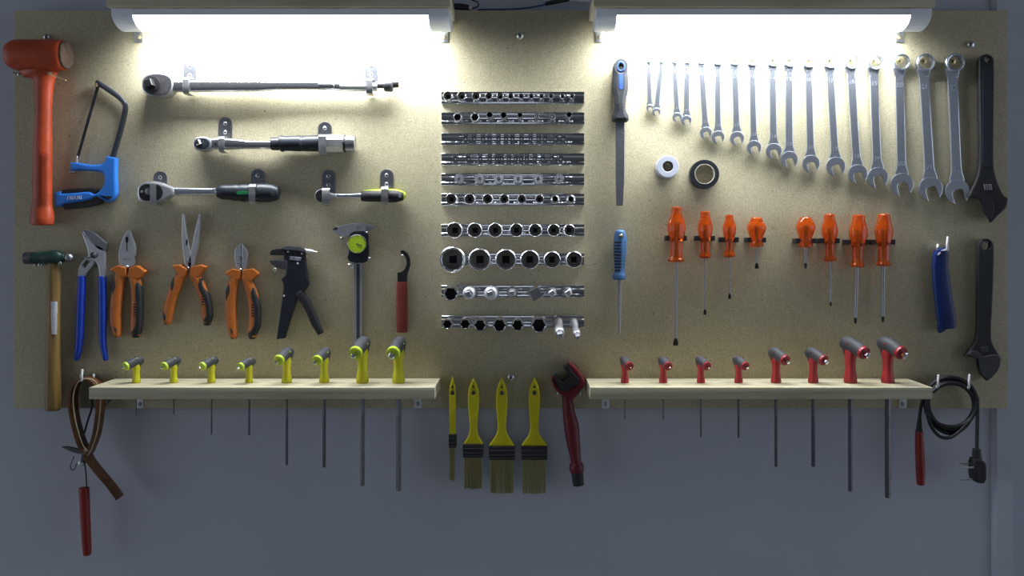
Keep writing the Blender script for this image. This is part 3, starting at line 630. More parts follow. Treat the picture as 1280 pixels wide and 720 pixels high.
part('neck', hl([(215, 108, 5.5, 7), (219, 108, 4.8, 6), (224, 108, 5.2, 7)], 20, e=3, cap=(0, 0)), 'chrome', t)
part('tube', hl([(222, 107.8, 6.8, 10), (224, 107.8, 7.4, 11), (300, 107.9, 7.2, 11), (322, 107.8, 7.0, 10.5), (338, 107.4, 6.1, 9), (352, 107, 5.5, 8), (390, 107, 5.5, 8), (400, 107, 5.5, 8)], 20, n=24, e=3.2, cap=(.2, 0)), 'torque_tube', t)
part('knurled_sleeve', hl([(399, 107, 5.7, 8.5), (418, 107.2, 5.7, 8.5), (419, 107.2, 6.6, 9.6), (425.5, 107.4, 6.6, 9.6), (426, 107.4, 5.6, 8.4)], 20, sub=1, n=20, cap=(0, 0)), 'chrome_dull', t)
part('grip', hl([(425, 108.6, 5.3, 8), (445, 108.8, 5.4, 8), (471, 108.8, 5.3, 8)], 20, cap=(0, .2)), 'zinc', t)
part('lock_knob', join(hl([(470, 106.4, 4.2, 6), (482, 106.3, 4.2, 6)], 20, cap=(0, 0)), hl([(481, 106.6, 7.6, 11), (483, 106.6, 8.2, 12), (490, 106.8, 8.2, 12), (491.5, 106.8, 7, 10)], 20, n=12, sub=1, cap=(.1, 0)), hl([(491, 104.5, 5.4, 8), (497.5, 104.5, 5.2, 7.6)], 20, cap=(0, .2))), 'dark_steel', t)
holder(229, 245, 75.6, 228, 236, 97, 115.5, 33, 'zinc holder next to the head of the long torque wrench')
holder(456, 472, 75.0, 457.5, 465.5, 98, 115.5, 31, 'zinc holder at the knob end of the long torque wrench')
# mid torque wrench
t = thing('torque_wrench', 'shorter torque wrench with dark blue-black grip and silver end knob', 'torque wrench', P(342, 191, 20))
part('head', plate(chaikin([(240.4, 179.5), (242, 172.5), (250, 170.4), (258, 170.8), (264.5, 174.5), (264.5, 185), (258, 188.4), (250, 188.8), (242, 186.5)], 2), 6, 30, 2.5), 'steel_matte', t)
part('head_cover', plate(circle(252, 179.4, 9.6, 24, 0, 6.9), 29.5, 31.5, .7), 'black_paint', t)
part('square_drive', revolve([(0, squ(.0042)), (.010, squ(.0042)), (.011, squ(.0034))], P(249.5, 178.8, 31), (0, -1, 0), 24, .4), 'chrome', t)
part('shaft', hl([(264, 180, 5.4, 8), (267, 179.9, 7.4, 10), (285, 179.8, 7.3, 10), (300, 180.4, 6.4, 9), (312, 181, 5.5, 8), (342, 181.2, 5.2, 8)], 19, n=18, e=2.8, cap=(0, 0)), 'torque_tube', t)
part('pivot_pin', revolve([(0, .0026), (.0015, .0022)], P(269.5, 179.6, 28.5), (0, -1, 0), 10), 'dark_hole', t)
part('grip', hl([(339.5, 179.8, 7.6, 10), (341, 179.8, 8.2, 11), (350, 179.7, 8.2, 11), (351, 179.6, 10.2, 14), (354, 179.5, 10.4, 14), (356, 179.4, 9.2, 13), (376, 179.3, 10.0, 14), (377, 179.3, 9.3, 13), (379, 179.3, 10, 14), (380, 179.3, 9.3, 13), (382, 179.3, 10, 14), (405, 179.4, 10.4, 15), (408, 179.4, 10.4, 15)], 19.5, n=20, sub=1, cap=(.1, .1)), 'black_paint', t, 'dark ribbed grip')
part('collar', hl([(407.5, 179.6, 11.4, 16), (418, 179.6, 11.6, 16.5), (429.6, 179.6, 11.4, 16)], 19.5, n=8, sub=1, cap=(.05, .05)), 'zinc', t, 'silver adjustment collar')
part('end_knob', hl([(429.5, 179.6, 10.6, 15), (433, 179.6, 10.6, 15)], 19.5, n=20, sub=1, cap=(0, 0)), 'rubber', t)
part('end_cap', hl([(433, 179.6, 10.9, 15.4), (441.5, 179.6, 10.7, 15), (443.8, 179.6, 9.6, 13.6)], 19.5, n=22, sub=1, cap=(0, .05)), 'chrome_dull', t)
holder(272.8, 290, 146.2, 273, 280, 171, 188.5, 31, 'zinc holder next to the head of the shorter torque wrench')
holder(397.4, 414.6, 152, 398, 407.6, 168.5, 191.8, 36, 'zinc holder at the grip of the shorter torque wrench', 1)
# large ratchet
t = thing('ratchet', 'large ratchet handle with black grip marked by a green stripe', 'ratchet', P(260, 255, 14))
part('head', plate([(170.3, 240), (172, 231), (179, 226.8), (191, 226.4), (202, 228.5), (209, 231.6), (216, 233.8), (217, 244.6), (209, 248), (203, 252.6), (192, 254.8), (179, 254.2), (172, 250)], 5, 24, 4, 2), 'steel_matte', t)
part('head_face', plate([(172.8, 240), (175, 233), (181, 229.6), (188, 230.4), (195, 229.6), (201.5, 233.5), (203.6, 240), (201.5, 247), (195, 251), (188, 250.4), (181, 251.4), (174.6, 247.6)], 23.5, 25.5, .7, 2), 'black_oxide', t, 'black ratchet mechanism face')
part('selector', join(revolve([(0, .0068), (.003, .006), (.0034, .003)], P(186, 239, 25), (0, -1, 0), 18), screw_geo(177.2, 239.6, 1.8, 25, 1.5)), 'chrome_dull', t)
part('shaft', hl([(206, 238.5, 10, 8), (213, 239, 6.4, 7), (222, 239.3, 5.2, 6), (245, 239.4, 5.0, 6), (268, 239.5, 5.0, 6.5), (273, 239.6, 6.2, 8)], 13, n=16, cap=(0, 0)), 'satin_steel', t)
part('grip', hl([(273, 239.8, 7.6, 10), (278, 239.9, 9.4, 12), (288, 240.3, 9.6, 13), (294, 240.6, 10.8, 13.5), (299, 240.8, 10.2, 13.5), (304, 241, 11.4, 14), (309, 241, 10.8, 14), (314, 241, 11.6, 14), (319, 241, 11, 14), (325, 241, 11.8, 14.5), (338, 241.2, 11.4, 14), (345.5, 241.4, 9, 12)], 17, n=20, sub=3, cap=(.2, .5)), 'black_paint', t)
part('stripe', plate(rrect(295.5, 239, 324, 243.2, 1.8), 29.5, 31.2, .3), 'green_stripe', t, 'green stripe')
part('hang_hole', revolve([(0, .0042), (.0012, .0036)], P(340.4, 243.2, 29.6), (0, -1, 0), 12), 'dark_hole', t)
holder(191.6, 208.6, 213.8, 187.5, 195.2, 227.5, 254.5, 28, 'zinc holder around the head of the green-striped ratchet', 1)
holder(313.2, 330.6, 211.2, 311, 319, 231, 253, 34, 'zinc holder around the grip of the green-striped ratchet', 1)
# small ratchet
t = thing('ratchet', 'small ratchet handle with yellow-edged black grip', 'ratchet', P(450, 255, 14))
part('head', plate([(392.8, 244.5), (394.5, 238.5), (401, 235.6), (407.5, 237), (413, 241), (420, 242.2), (421, 247.6), (413, 249.5), (408, 252.6), (401, 254.2), (394.6, 250.6)], 5, 21, 3, 2), 'steel_matte', t)
part('head_face', plate(circle(402.4, 244.8, 8.4, 22, 0, 7.8), 20.5, 22.4, .6), 'black_oxide', t)
part('shaft', hl([(409, 244.8, 6.2, 6), (418, 244.8, 3.6, 5), (436, 244.8, 3.2, 4.5), (453, 244.9, 4.2, 6)], 12, cap=(0, 0)), 'satin_steel', t)
part('grip', hl([(453, 245.2, 6.4, 8), (458, 245.2, 7.0, 9.5), (475, 245.3, 7.2, 10), (493, 245.4, 7.6, 10.5), (502, 245.6, 5.6, 9)], 14, n=18, cap=(.3, .5)), 'rubber', t)
part('grip_edge', hl([(455, 243.2, 5.4, 6), (466, 242.6, 6.0, 7.5), (493, 242.6, 6.6, 8), (504.5, 245.4, 5.4, 6)], 11, n=16, cap=(.3, .6)), 'lime_cap', t, 'yellow-green grip edge')
part('hang_hole', revolve([(0, .0030), (.001, .0026)], P(499.6, 245.4, 23.4), (0, -1, 0), 10), 'zinc', t)
holder(402, 419, 212.2, 402.4, 412, 235.5, 254.5, 25, 'zinc holder around the head of the yellow-edged ratchet')
holder(475, 491.6, 211.4, 476.4, 485, 234, 253.6, 28, 'zinc holder around the grip of the yellow-edged ratchet')

# ------------------------------------------------------------------ socket rails
RZ = [123.2, 148.8, 174.6, 199.6, 224.8, 249.8, 288, 324, 364, 401.6]
RN = ['topmost', 'second', 'third', 'fourth', 'fifth', 'sixth', 'seventh', 'eighth', 'ninth', 'lowest']
def rail(i):
    zc = P(0, RZ[i]).z; x0, x1 = P(552, 0, 8).x, P(730.3, 0, 8).x; q = MM
    lip = [(8.9, .0115), (9.7, .0112), (10.3, .0106), (10.5, .0098), (10.5, .0066), (10.3, .0060), (9.2, .0050), (8.5, .0040), (8.0, .0028), (7.7, .0012)]
    prof = [(.3, zc+.0115)]+[(a, zc+b) for a, b in lip]+[(a, zc-b) for a, b in lip[::-1]]+[(.3, zc-.0115)]
    what = {2: ', holding only empty clips, wider spread', 3: ', holding only empty clips, nearest the bit sockets'}.get(i, '')
    lab = {2: 'chromed socket rail with empty clips, third rail below the lamps', 3: 'chromed socket rail with empty clips, just above the bit sockets'}.get(i, f'chromed channel rail carrying sockets, the {RN[i]} of the ten rails')
    t = thing('socket_rail', lab, 'rail', ((x0+x1)/2, 0, zc-.0115), 'socket rails')
    part('channel', xprism(prof, x0, x1), 'chrome', t)
    for x in (556.5, 726):
        if i not in (7,): part('screw', screw_geo(x, RZ[i], 2.3, 3.2, 1.6), 'zinc_dark', t)
    return t, zc
clip3 = [581.5, 592.5, 603.5, 612, 623, 632.5, 640.5, 652, 663.5, 673.5, 681.5, 695, 704.5]
clip4 = [568.9, 585.3, 600, 612, 621, 625.6+1.6, 636, 644.6, 651.5, 658.6, 668.6, 678.8, 689.8, 701.4]
SK = {0: [(559.5, 5.8, 34), (576.7, 5.4, 34), (595, 5.2, 33), (611, 4.6, 32), (625, 4.3, 32), (638.4, 3.8, 32), (651.3, 3.3, 31), (664, 3.4, 31), (677, 3.2, 31), (689, 3.2, 31), (703, 3.1, 31), (715, 3.2, 31)],
      1: [(571.7, 5.1, 28), (593.6, 5.3, 28), (612, 4.1, 62), (629.5, 4.3, 56), (650, 3.4, 58), (671, 3.2, 50), (690.8, 4.0, 36), (711.5, 3.6, 64)],
      4: [(573.9, 6.4, 36), (599.4, 6.3, 36), (623.3, 6.2, 36), (647.8, 6.2, 36), (672.8, 6.2, 36), (699, 6.2, 36)],
      5: [(564, 7.1, 36), (587, 6.8, 36), (609.5, 6.5, 36), (630.3, 6.1, 36), (652.2, 5.6, 35), (674.4, 5.5, 35), (694, 6.0, 35), (713.8, 6.0, 35)],
      6: [(568, 10.1, 40), (593.4, 9.5, 40), (619, 9.1, 40), (645.5, 8.6, 40), (669.2, 8.3, 39), (692.3, 7.9, 39), (711.9, 7.3, 38)],
      7: [(565.3, 16.4, 50), (599.4, 14.1, 47), (632.2, 13.3, 46), (662.3, 12.1, 45), (690.3, 10.6, 44), (717.8, 10.5, 44)],
      8: [(563.4, 9.3, 84)], 9: [(559, 6.2, 64), (581.4, 6.6, 60), (600, 7.8, 84), (624.4, 8.7, 86), (647, 7.6, 82), (673.6, 9.8, 84)]}
rank = ['largest', 'second largest', 'third largest', 'fourth largest', 'fifth largest', 'sixth largest', 'seventh largest', 'eighth in line', 'ninth in line', 'tenth in line', 'eleventh in line', 'twelfth in line']
pos = ['first', 'second', 'third', 'fourth', 'fifth', 'sixth', 'seventh', 'eighth', 'ninth', 'tenth', 'eleventh', 'twelfth']
def socket(px, r, d1, zc, label, group, style):
    x = P(px, 0, d1).x; R = r*k(d1); d0 = 10.6; L = (d1-d0)*MM
    o = Vector((x, -d0*MM, zc))
    t = thing('socket', label, 'socket', o+Vector((0, 0, -R)), group)
    rb = min(R*.95, max(R*.72, .0062))
    wall_t = .80
    if style == 'open':
        bore = min(L*.55, .022)
        sq = min(R*.34, .0068)
        prof = [(0, rb*.93), (.001, rb), (L*.36, rb), (L*.46, R*.98), (L-R*.16, R), (L-R*.06, R*.985), (L, R*.93), (L-R*.02, R*.86), (L-R*.10, twelve(R*.79)), (L-.003, twelve(R*.76))]
        part('body', revolve(prof[:-1]+[(L-.0028, twelve(R*.76)), (L-bore, twelve(R*.76))], o, (0, -1, 0), 36), 'socket_chrome', t)
        part('bore', revolve([(L-bore+.0003, twelve(R*.75)), (L-bore+.0006, twelve(R*.75))], o, (0, -1, 0), 36), 'bore_steel', t)
        part('drive_hole', revolve([(L-bore-.001, squ(sq)), (L-bore+.0011, squ(sq))], o, (0, -1, 0), 24), 'dark_hole', t)
    elif style == 'deep':
        bore = min(L*.7, .045)
        prof = [(0, rb*.93), (.001, rb), (L*.25, rb), (L*.32, R*.98), (L*.97, R), (L, R*.94), (L, R*.87), (L-.001, hexa(R*.74)), (L-bore, hexa(R*.74))]
        part('body', revolve(prof, o, (0, -1, 0), 36), 'socket_chrome', t)
        part('bore', revolve([(L-bore+.0004, hexa(R*.735)), (L-.008, hexa(R*.735))], o, (0, -1, 0), 36), 'dark_hole', t)
    elif style == 'bit':
        prof = [(0, R*.96), (.001, R), (L*.86, R), (L, R*.93), (L, R*.86), (L-.001, R*.70), (L-.006, R*.66)]
        part('body', revolve(prof, o, (0, -1, 0), 28), 'socket_chrome', t)
        part('bit', revolve([(L-.007, hexa(R*.42)), (L+.002, hexa(R*.42)), (L+.004, R*.30), (L+.0045, R*.12)], o, (0, -1, 0), 24), 'chrome_dull', t, 'protruding hex bit')
    elif style == 'lip':
        prof = [(0, R*.96), (.001, R), (L*.80, R), (L*.93, R*.90), (L, R*.60), (L-.0006, R*.55), (L-.010, R*.52)]
        part('body', revolve(prof, o, (0, -1, 0), 28), 'socket_chrome', t)
        part('bore', revolve([(L-.012, R*.53), (L-.006, R*.53)], o, (0, -1, 0), 20), 'dark_hole', t)
    elif style == 'closed':
        prof = [(0, R*.96), (.001, R), (L*.85, R), (L, R*.86), (L, R*.5), (L+.001, R*.45), (L+.0012, R*.1)]
        part('body', revolve(prof, o, (0, -1, 0), 24), 'socket_chrome', t)
        part('ring_groove', revolve([(L-.0002, R*.72), (L+.0005, R*.70), (L+.0005, R*.56)], o, (0, -1, 0), 24), 'dark_steel', t)
    return t
desc = {0: 'small shallow socket', 1: 'narrow socket', 4: 'bit socket', 5: 'medium open socket', 6: 'wide socket', 7: 'big heavy socket', 9: 'long deep socket'}
for i in range(10):
    t, zc = rail(i)
    for lst in ((clip3 if i == 2 else clip4 if i == 3 else []),):
        for x in lst:
            c = P(x, 0, 14).x
            g = join(box((c-.0046, -.0150, zc-.0105), (c+.0046, -.0104, zc-.0048), .0018), box((c-.0040, -.0138, zc-.0050), (c+.0040, -.0040, zc+.0050), .0006), box((c-.0046, -.0150, zc+.0048), (c+.0046, -.0104, zc+.0105), .0018))
            part('clip', g, 'chrome', t)
    for j, (x, r, d1) in enumerate(SK.get(i, [])):
        st = 'open'
        if i == 1: st = 'closed' if j in (5, 6) else 'deep'
        if i == 4: st = 'bit'
        if i == 5 and j > 5: st = 'lip'
        if i in (8, 9): st = 'deep'
        n = len(SK[i])
        end = 'largest' if j == 0 and i in (0, 5, 6, 7) else pos[j]
        if i == 8: lab = 'open deep socket at the end of the mixed adapter rail'
        else: lab = f'chrome {desc[i]}, {end} from the chunky end of the {RN[i]} rail' if False else f'chrome {desc[i]}, {pos[j]} along the {RN[i]} rail from its plier-side end'
        socket(x, r, d1, zc, lab, f'sockets on the {RN[i]} rail', st)
# adapters on the ninth rail
zc = P(0, RZ[8]).z
def adapter(name, px, d1, geo, label, m='steel_matte'):
    o = Vector((P(px, 0, d1).x, -.0106, zc))
    t = thing(name, label, 'adapter', o, 'adapters on the ninth rail')
    for n_, g, mm_ in geo(o): part(n_, g, mm_, t)
AX = (0, -1, 0)
for px, R, lb in ((585.8, .0118, 'domed drive adapter with a square stub, next to the open deep socket'), (613.4, .0126, 'domed drive adapter with a square stub, second along from the open deep socket')):
    adapter('drive_adapter', px, 75, lambda o: [('body', revolve([(0, R*.9), (.001, R*.94), (.03, R*.94), (.034, R), (.055, R), (.060, R*.92), (.063, R*.62)], o, AX, 28), 'steel_matte'), ('square_stub', revolve([(.062, squ(R*.38)), (.074, squ(R*.38)), (.0755, squ(R*.30))], o, AX, 24, .3), 'chrome_dull')], lb)
adapter('drive_adapter', 640, 72, lambda o: [('body', revolve([(0, .0095), (.002, .0100), (.026, .0100), (.034, .0070), (.05, .0066), (.052, .0060)], o, AX, 24), 'steel_matte'), ('square_stub', revolve([(.051, squ(.0042)), (.061, squ(.0042)), (.062, squ(.0034))], o, AX, 24, .2), 'chrome_dull')], 'slim drive adapter beside the tilted square block')
adapter('drive_block', 666.3, 50, lambda o: [('post', revolve([(0, .0075), (.02, .0075)], o, AX, 20), 'steel_matte'), ('block', revolve([(.016, squ(.0092)), (.018, squ(.0102)), (.040, squ(.0102)), (.042, squ(.0094))], o, (.12, -1, -.06), 24, .50), 'socket_chrome')], 'square chrome block tilted on its clip')
for px, lb in ((690.3, 'universal joint beside the tilted square block'), (710.3, 'universal joint at the screw end of the mixed adapter rail')):
    adapter('universal_joint', px, 55, lambda o: [('base', revolve([(0, .0078), (.002, .0082), (.018, .0082), (.021, .0060)], o, AX, 20), 'steel_matte'),
        ('fork', join(box(o+Vector((-.0078, -.036, -.003)), o+Vector((-.0046, -.018, .003)), .0006), box(o+Vector((.0046, -.036, -.003)), o+Vector((.0078, -.018, .003)), .0006)), 'steel_matte'),
        ('fork', join(box(o+Vector((-.003, -.044, -.0078)), o+Vector((.003, -.024, -.0046)), .0006), box(o+Vector((-.003, -.044, .0046)), o+Vector((.003, -.024, .0078)), .0006)), 'steel_matte'),
        ('cross_pin', join(revolve([(-.0082, .0022), (.0082, .0022)], o+Vector((0, -.031, 0)), (1, 0, 0), 10), revolve([(-.0082, .0022), (.0082, .0022)], o+Vector((0, -.031, 0)), (0, 0, 1), 10)), 'dark_steel'),
        ('square_end', revolve([(.040, squ(.0048)), (.050, squ(.0048)), (.051, squ(.004))], o, AX, 24, .6), 'steel_matte')], lb)
zc = P(0, RZ[9]).z
for px, ax, R, lb in ((697.6, (.02, -1, -.20), .0092, 'stubby extension piece with square end, drooping from the lowest rail'), (718, (.04, -1, -.24), .0072, 'slim extension piece drooping at the end of the lowest rail')):
    o = Vector((P(px, 0, 40).x, -.0106, zc))
    t = thing('extension_bar', lb, 'extension', o, 'extensions on the lowest rail')
    part('body', revolve([(0, R*.95), (.002, R), (.022, R), (.028, R*.72), (.050, R*.70), (.054, R*.95), (.070, R*.98), (.073, R*.80)], o, ax, 24), 'steel_matte', t)
    part('square_end', revolve([(.071, squ(R*.52)), (.088, squ(R*.52)), (.0895, squ(R*.42))], o, ax, 24, .2), 'steel_matte', t)
# ------------------------------------------------------------------ files
t = thing('file', 'flat steel file with dark blue-grey handle, hung beside the spanner row', 'file', P(776, 257, 8))
def ringplate(loops, d0, d1, bev): return plate(loops, d0, d1, bev)
oh = [(776, 73.5), (771, 74.6), (767.8, 79), (766.6, 90), (765.8, 102), (766.2, 112), (768, 121), (768.8, 132), (768.2, 138), (765.6, 144), (765.2, 149.5), (768, 152), (776, 152.4), (784, 152), (786.8, 149.5), (786.4, 144), (783.4, 138), (782.6, 132), (783.6, 121), (785.8, 112), (786.4, 102), (785.6, 90), (784.4, 79), (781, 74.6)]
part('handle', plate([oh, circle(776.2, 82.8, 3.6, 14, 0, 4.8)], 3, 23, 7.5, 0), 'grey_rubber', t)
part('hanger_eye', plate([circle(776.2, 82.8, 5.0, 18, 0, 6.4), circle(776.2, 82.8, 3.6, 18, 0, 4.8)], 21, 23.6, .5), 'label_blue', t, 'blue hanging eye')
part('badge', plate(rrect(773.9, 92, 778.6, 111.5, 2.0), 22, 23.7, .4), 'label_blue', t, 'blue inlay on the handle')
part('blade', plate([(769.6, 151), (780.8, 151), (780.4, 225), (778.6, 257), (770.6, 257), (769.6, 225)], 10, 15, .4), 'blade_steel', t)
part('grip_dots', join(*[revolve([(0, .0012), (.0008, .0009)], P(772+3.2*(i % 3)+(1.4 if (i//3) % 2 else 0), 130+3.0*(i//3), 22.6), AX, 8) for i in range(12)]), 'rubber', t)
peg(776.2, 82, 2.2, 12, 'in the hanging eye of the flat file', 'brass', 2)
t = thing('needle_file', 'small file with pale blue ribbed handle', 'file', P(775, 419, 8))
part('handle', limb([(775.4, 291, 6.6, 9), (775.2, 297, 8.0, 10), (775, 309, 8.2, 10.5), (774.8, 320, 7.8, 10), (774.4, 332, 6.6, 9), (774.2, 340, 6.6, 9), (774, 344, 8.0, 10), (774, 348, 8.0, 10)], 13, n=18, cap=(.6, .25)), 'blue_rasp', t)
part('ribs', join(*[limb([(774.8-.025*(y-309)-w, y, 1.1, .9, d), (774.8-.025*(y-309), y, 1.1, .9, d+3.6), (774.8-.025*(y-309)+w, y, 1.1, .9, d)], n=6, sub=3) for y, w, d in [(303+3.9*i, 6.6-(.0 if i < 4 else .22*(i-3)), 19.5-(0 if i < 4 else .25*(i-3))) for i in range(10)]]), 'dark_hole', t, 'dark grooves between the ribs')
part('hanging_hole', revolve([(0, .0040), (.0008, .0036)], P(776.4, 294.6, 22.8), AX, 14), 'dark_hole', t)
part('blade', limb([(774, 348, 2.5, 2.5), (774, 375, 2.4, 2.5), (774, 405, 1.9, 2), (774, 418.5, 1.2, 1.2)], 12, e=5, sub=2, cap=(0, .2)), 'plier_steel', t)
peg(776.4, 294.4, 1.9, 24, 'in the hole of the pale blue file handle', 'brass', 2)
# ------------------------------------------------------------------ combination spanners
WR = [(811, 75.5, 3.6, 812.6, 134.9, 4.7, 2.3), (827, 75.5, 4.0, 820.8, 139.7, 5.3, 2.5), (842.8, 75.5, 4.5, 846.7, 146.5, 6.2, 2.6), (859, 75.5, 4.8, 858.3, 150.4, 6.6, 3.0),
      (876.4, 75.7, 5.5, 882.6, 166, 7.6, 3.1), (897.2, 76.3, 6.3, 897.8, 171.2, 8.1, 3.1), (918.2, 76, 6.7, 921.5, 172.8, 9.0, 3.4), (940, 76.5, 7.0, 942.9, 184.4, 9.2, 3.3),
      (965.5, 76.5, 7.8, 967.5, 188.8, 10, 3.8), (986.4, 77, 8.0, 986.8, 199.5, 10.8, 4.0), (1010.5, 77.5, 8.5, 1014, 204.5, 11, 4.2), (1036.8, 77.7, 9.0, 1045, 208, 12, 4.4),
      (1062.8, 77.9, 9.5, 1072.4, 217.6, 12.2, 4.7), (1091.9, 78.6, 10, 1097.5, 222, 13, 5.0), (1124.3, 78.8, 10.6, 1127.8, 230.8, 14.4, 5.3), (1154.2, 79.4, 11.2, 1163.7, 236, 15, 5.6), (1190.5, 79.6, 11.8, 1197.2, 239.5, 15.4, 5.8)]
RK = ["smallest", "second smallest", "third smallest", "fourth smallest", "fifth smallest", "sixth smallest", "seventh smallest", "eighth smallest", "middle-sized", "eighth largest", "seventh largest", "sixth largest", "fifth largest", "fourth largest", "third largest", "second largest", "largest"]
def spanner(i):
    rx, ry, rr, jx, jy, jr, hw = WR[i]
    hw += .75 if i < 10 else .45
    L = math.hypot(rx-jx, ry-jy); v = ((rx-jx)/L, (ry-jy)/L); u = (-v[1], v[0])     # u: across, v: towards ring
    if u[0] < 0: u = (-u[0], -u[1])
    def T(a, b): return (jx+u[0]*a+v[0]*b, jy+u[1]*a+v[1]*b)
    d0, d1 = 5.0, 5.0+2.5+hw*.75
    n = i+6
    size = f'{n}'
    t = thing('combination_spanner', (f'chrome combination spanner, {RK[i]} of the row hung by its ring'), 'spanner', P(jx, jy+jr, d0), 'combination spanners in a row')
    # open jaw
    phi = math.radians(-15)                                  # opening leans to one side
    w = jr*.46
    def J(a, b):                                             # jaw frame: b along the opening (down)
        ca, sa = math.cos(phi), math.sin(phi); x = a*ca-b*sa; y = a*sa+b*ca
        return T(x, -y)
    lp = []
    for q in range(13):
        a = math.radians(48-q*88/12); lp.append(T(jr*math.cos(a), jr*math.sin(a)))
    lp.append(J(w*1.02, jr*.97))
    for q in range(9):
        a = math.radians(q*22.5); lp.append(J(w*math.cos(a), -w*.6*math.sin(a)+jr*.10))
    lp.append(J(-w*1.05, jr*1.0))
    for q in range(13):
        a = math.radians(247-q*115/12); lp.append(T(jr*math.cos(a), jr*math.sin(a)))
    lp += [T(jr*math.cos(math.radians(a)), jr*math.sin(math.radians(a))) for a in (120, 108, 96, 84, 72, 60)]
    top = L-rr*1.25
    part('open_end', plate(lp, d0, d1+.9, 1.0), 'satin_steel', t)
    part('shank', plate([T(-jr*.62, jr*.62), T(-hw*1.45, jr*1.12), T(-hw*1.12, jr*1.5), T(-hw, jr*2.0), T(-hw*.96, L*.5), T(-hw*1.02, top), T(hw*1.02, top), T(hw*.96, L*.5), T(hw, jr*2.0), T(hw*1.12, jr*1.5), T(hw*1.45, jr*1.12), T(jr*.62, jr*.62)], d0+.4, d1, min(1.6, hw*.5)), 'satin_steel', t)
    # ring, tilted back so its front face leans towards the shank
    c = P(rx, ry, d0); ro = rr*k(6); h = (4.5+rr*.75)*MM
    ax = Vector((0, -1, 0))
    ri = ro*.70
    part('ring_end', join(revolve_ring(c, ax, ro, ri, h), plate([T(-hw*1.02, top-rr*.25), T(-rr*.80, L-rr*.55), T(rr*.80, L-rr*.55), T(hw*1.02, top-rr*.25)], d0+.4, d1+.5, .8)), 'satin_steel', t)
    if i >= 2:
        hgt = hw*1.0
        part('size_mark', text_geo(size, *T(0, L-rr*1.2-hgt*2.6), d1+.12, hgt, 0, .3), 'engraving', t)
        part('size_mark', text_geo(size, *T(0, jr*1.8), d1+.12, hgt, 0, .3), 'engraving', t)
    peg(rx+.2, ry-rr*.26, max(2.0, rr*.36), 12 if rr > 6 else 9, f'inside the ring of the {RK[i]} combination spanner', 'brass', 2)
def revolve_ring(c, ax, ro, ri, h, n=36):
    a, u, v = frame(ax); prof = [(.0006, ro*.97), (.0016, ro), (h-.0014, ro), (h-.0003, ro*.95), (h, ro*.86), (h-.0008, 'i'), (.0008, 'i')]
    V, F = [], []
    for t_, r in prof:
        for j in range(n):
            th = 2*math.pi*j/n; rr = twelve(ri)(th) if r == 'i' else r
            V.append(c+a*t_+(u*math.cos(th)+v*math.sin(th))*rr)
    m = len(prof)
    for i in range(m):
        for j in range(n):
            b = (i+1) % m
            F.append((i*n+j, i*n+(j+1) % n, b*n+(j+1) % n, b*n+j))
    return V, F
for i in range(len(WR)): spanner(i)
# ------------------------------------------------------------------ adjustable spanners
t = thing('adjustable_spanner', 'large black adjustable spanner hanging beside the biggest combination spanner', 'spanner', P(1236, 278, 6))
part('shank', plate([[(1224, 77), (1226, 70), (1233.7, 66.6), (1241.5, 70), (1243.8, 77), (1243.2, 130), (1242.6, 190), (1243, 211), (1247, 226), (1254, 243), (1260.8, 247.6, 1), (1259.6, 259), (1250, 268), (1240, 278, 1), (1236, 262), (1232, 247), (1222, 246), (1211.5, 246.2, 1), (1213.6, 239.4), (1220, 228), (1225, 212), (1226, 190), (1225, 130)], circle(1235.2, 74.2, 3.4, 16)], 5, 19, 3, 1), 'black_oxide', t)
part('shank_panel', plate(rrect(1228.6, 86, 1239.4, 208, 4), 18.5, 19.6, .5), 'black_paint', t)
part('moving_jaw', plate([(1212, 246), (1214, 240.5), (1222, 241), (1236, 244.5), (1241, 247, 1), (1243.5, 262), (1239.4, 277, 1), (1233.5, 270), (1229.5, 262), (1226, 249.5), (1220, 247.5)], 17, 23, 1.4), 'black_oxide', t)
part('knurl', join(*[limb([(1230.2+2.7*q, 230.6, .95, 2.5), (1231.2+2.7*q, 237.4, .95, 2.5)], 19, n=8, sub=1, cap=(.4, .4)) for q in range(4)]), 'chrome_dull', t, 'knurled adjusting screw')
peg(1235.2, 73.6, 2.2, 14, 'in the handle hole of the large adjustable spanner')
t = thing('adjustable_spanner', 'smaller black adjustable spanner with grey jaw and open ring in the handle end', 'spanner', P(1232, 477, 6))
part('shank', plate([[(1223.2, 308), (1225, 301), (1232.8, 297.2), (1241, 301), (1243.4, 308), (1242.6, 350), (1241, 385), (1239.6, 412), (1240, 427), (1246, 438), (1252, 448, 1), (1250, 461), (1242, 471), (1235, 476.4, 1), (1228, 469), (1225, 462), (1223.6, 449), (1216, 447), (1207, 445, 1), (1212, 438), (1218, 432), (1222.4, 420), (1223, 385), (1223.2, 340)], circle(1232.8, 306.8, 5.7, 20)], 5, 18, 2.6, 1), 'black_oxide', t)
part('moving_jaw', plate([(1210, 444), (1215, 437.5), (1224, 440), (1230, 446.5), (1239, 443.5), (1248, 443.5), (1251.4, 449.5), (1250, 460), (1242, 470), (1235, 475.6, 1), (1228.4, 469), (1225.6, 461), (1224.6, 450), (1218, 447)], 16, 22, 1.6, 1), 'grey_rubber', t, 'grey jaw')
part('knurl', join(*[limb([(1226+2.4*q, 434, .9, 2), (1227+2.4*q, 439.4, .9, 2)], 17.5, n=8, sub=1) for q in range(4)]), 'dark_steel', t)
peg(1232.8, 303.2, 2.4, 14, 'in the handle ring of the smaller adjustable spanner')
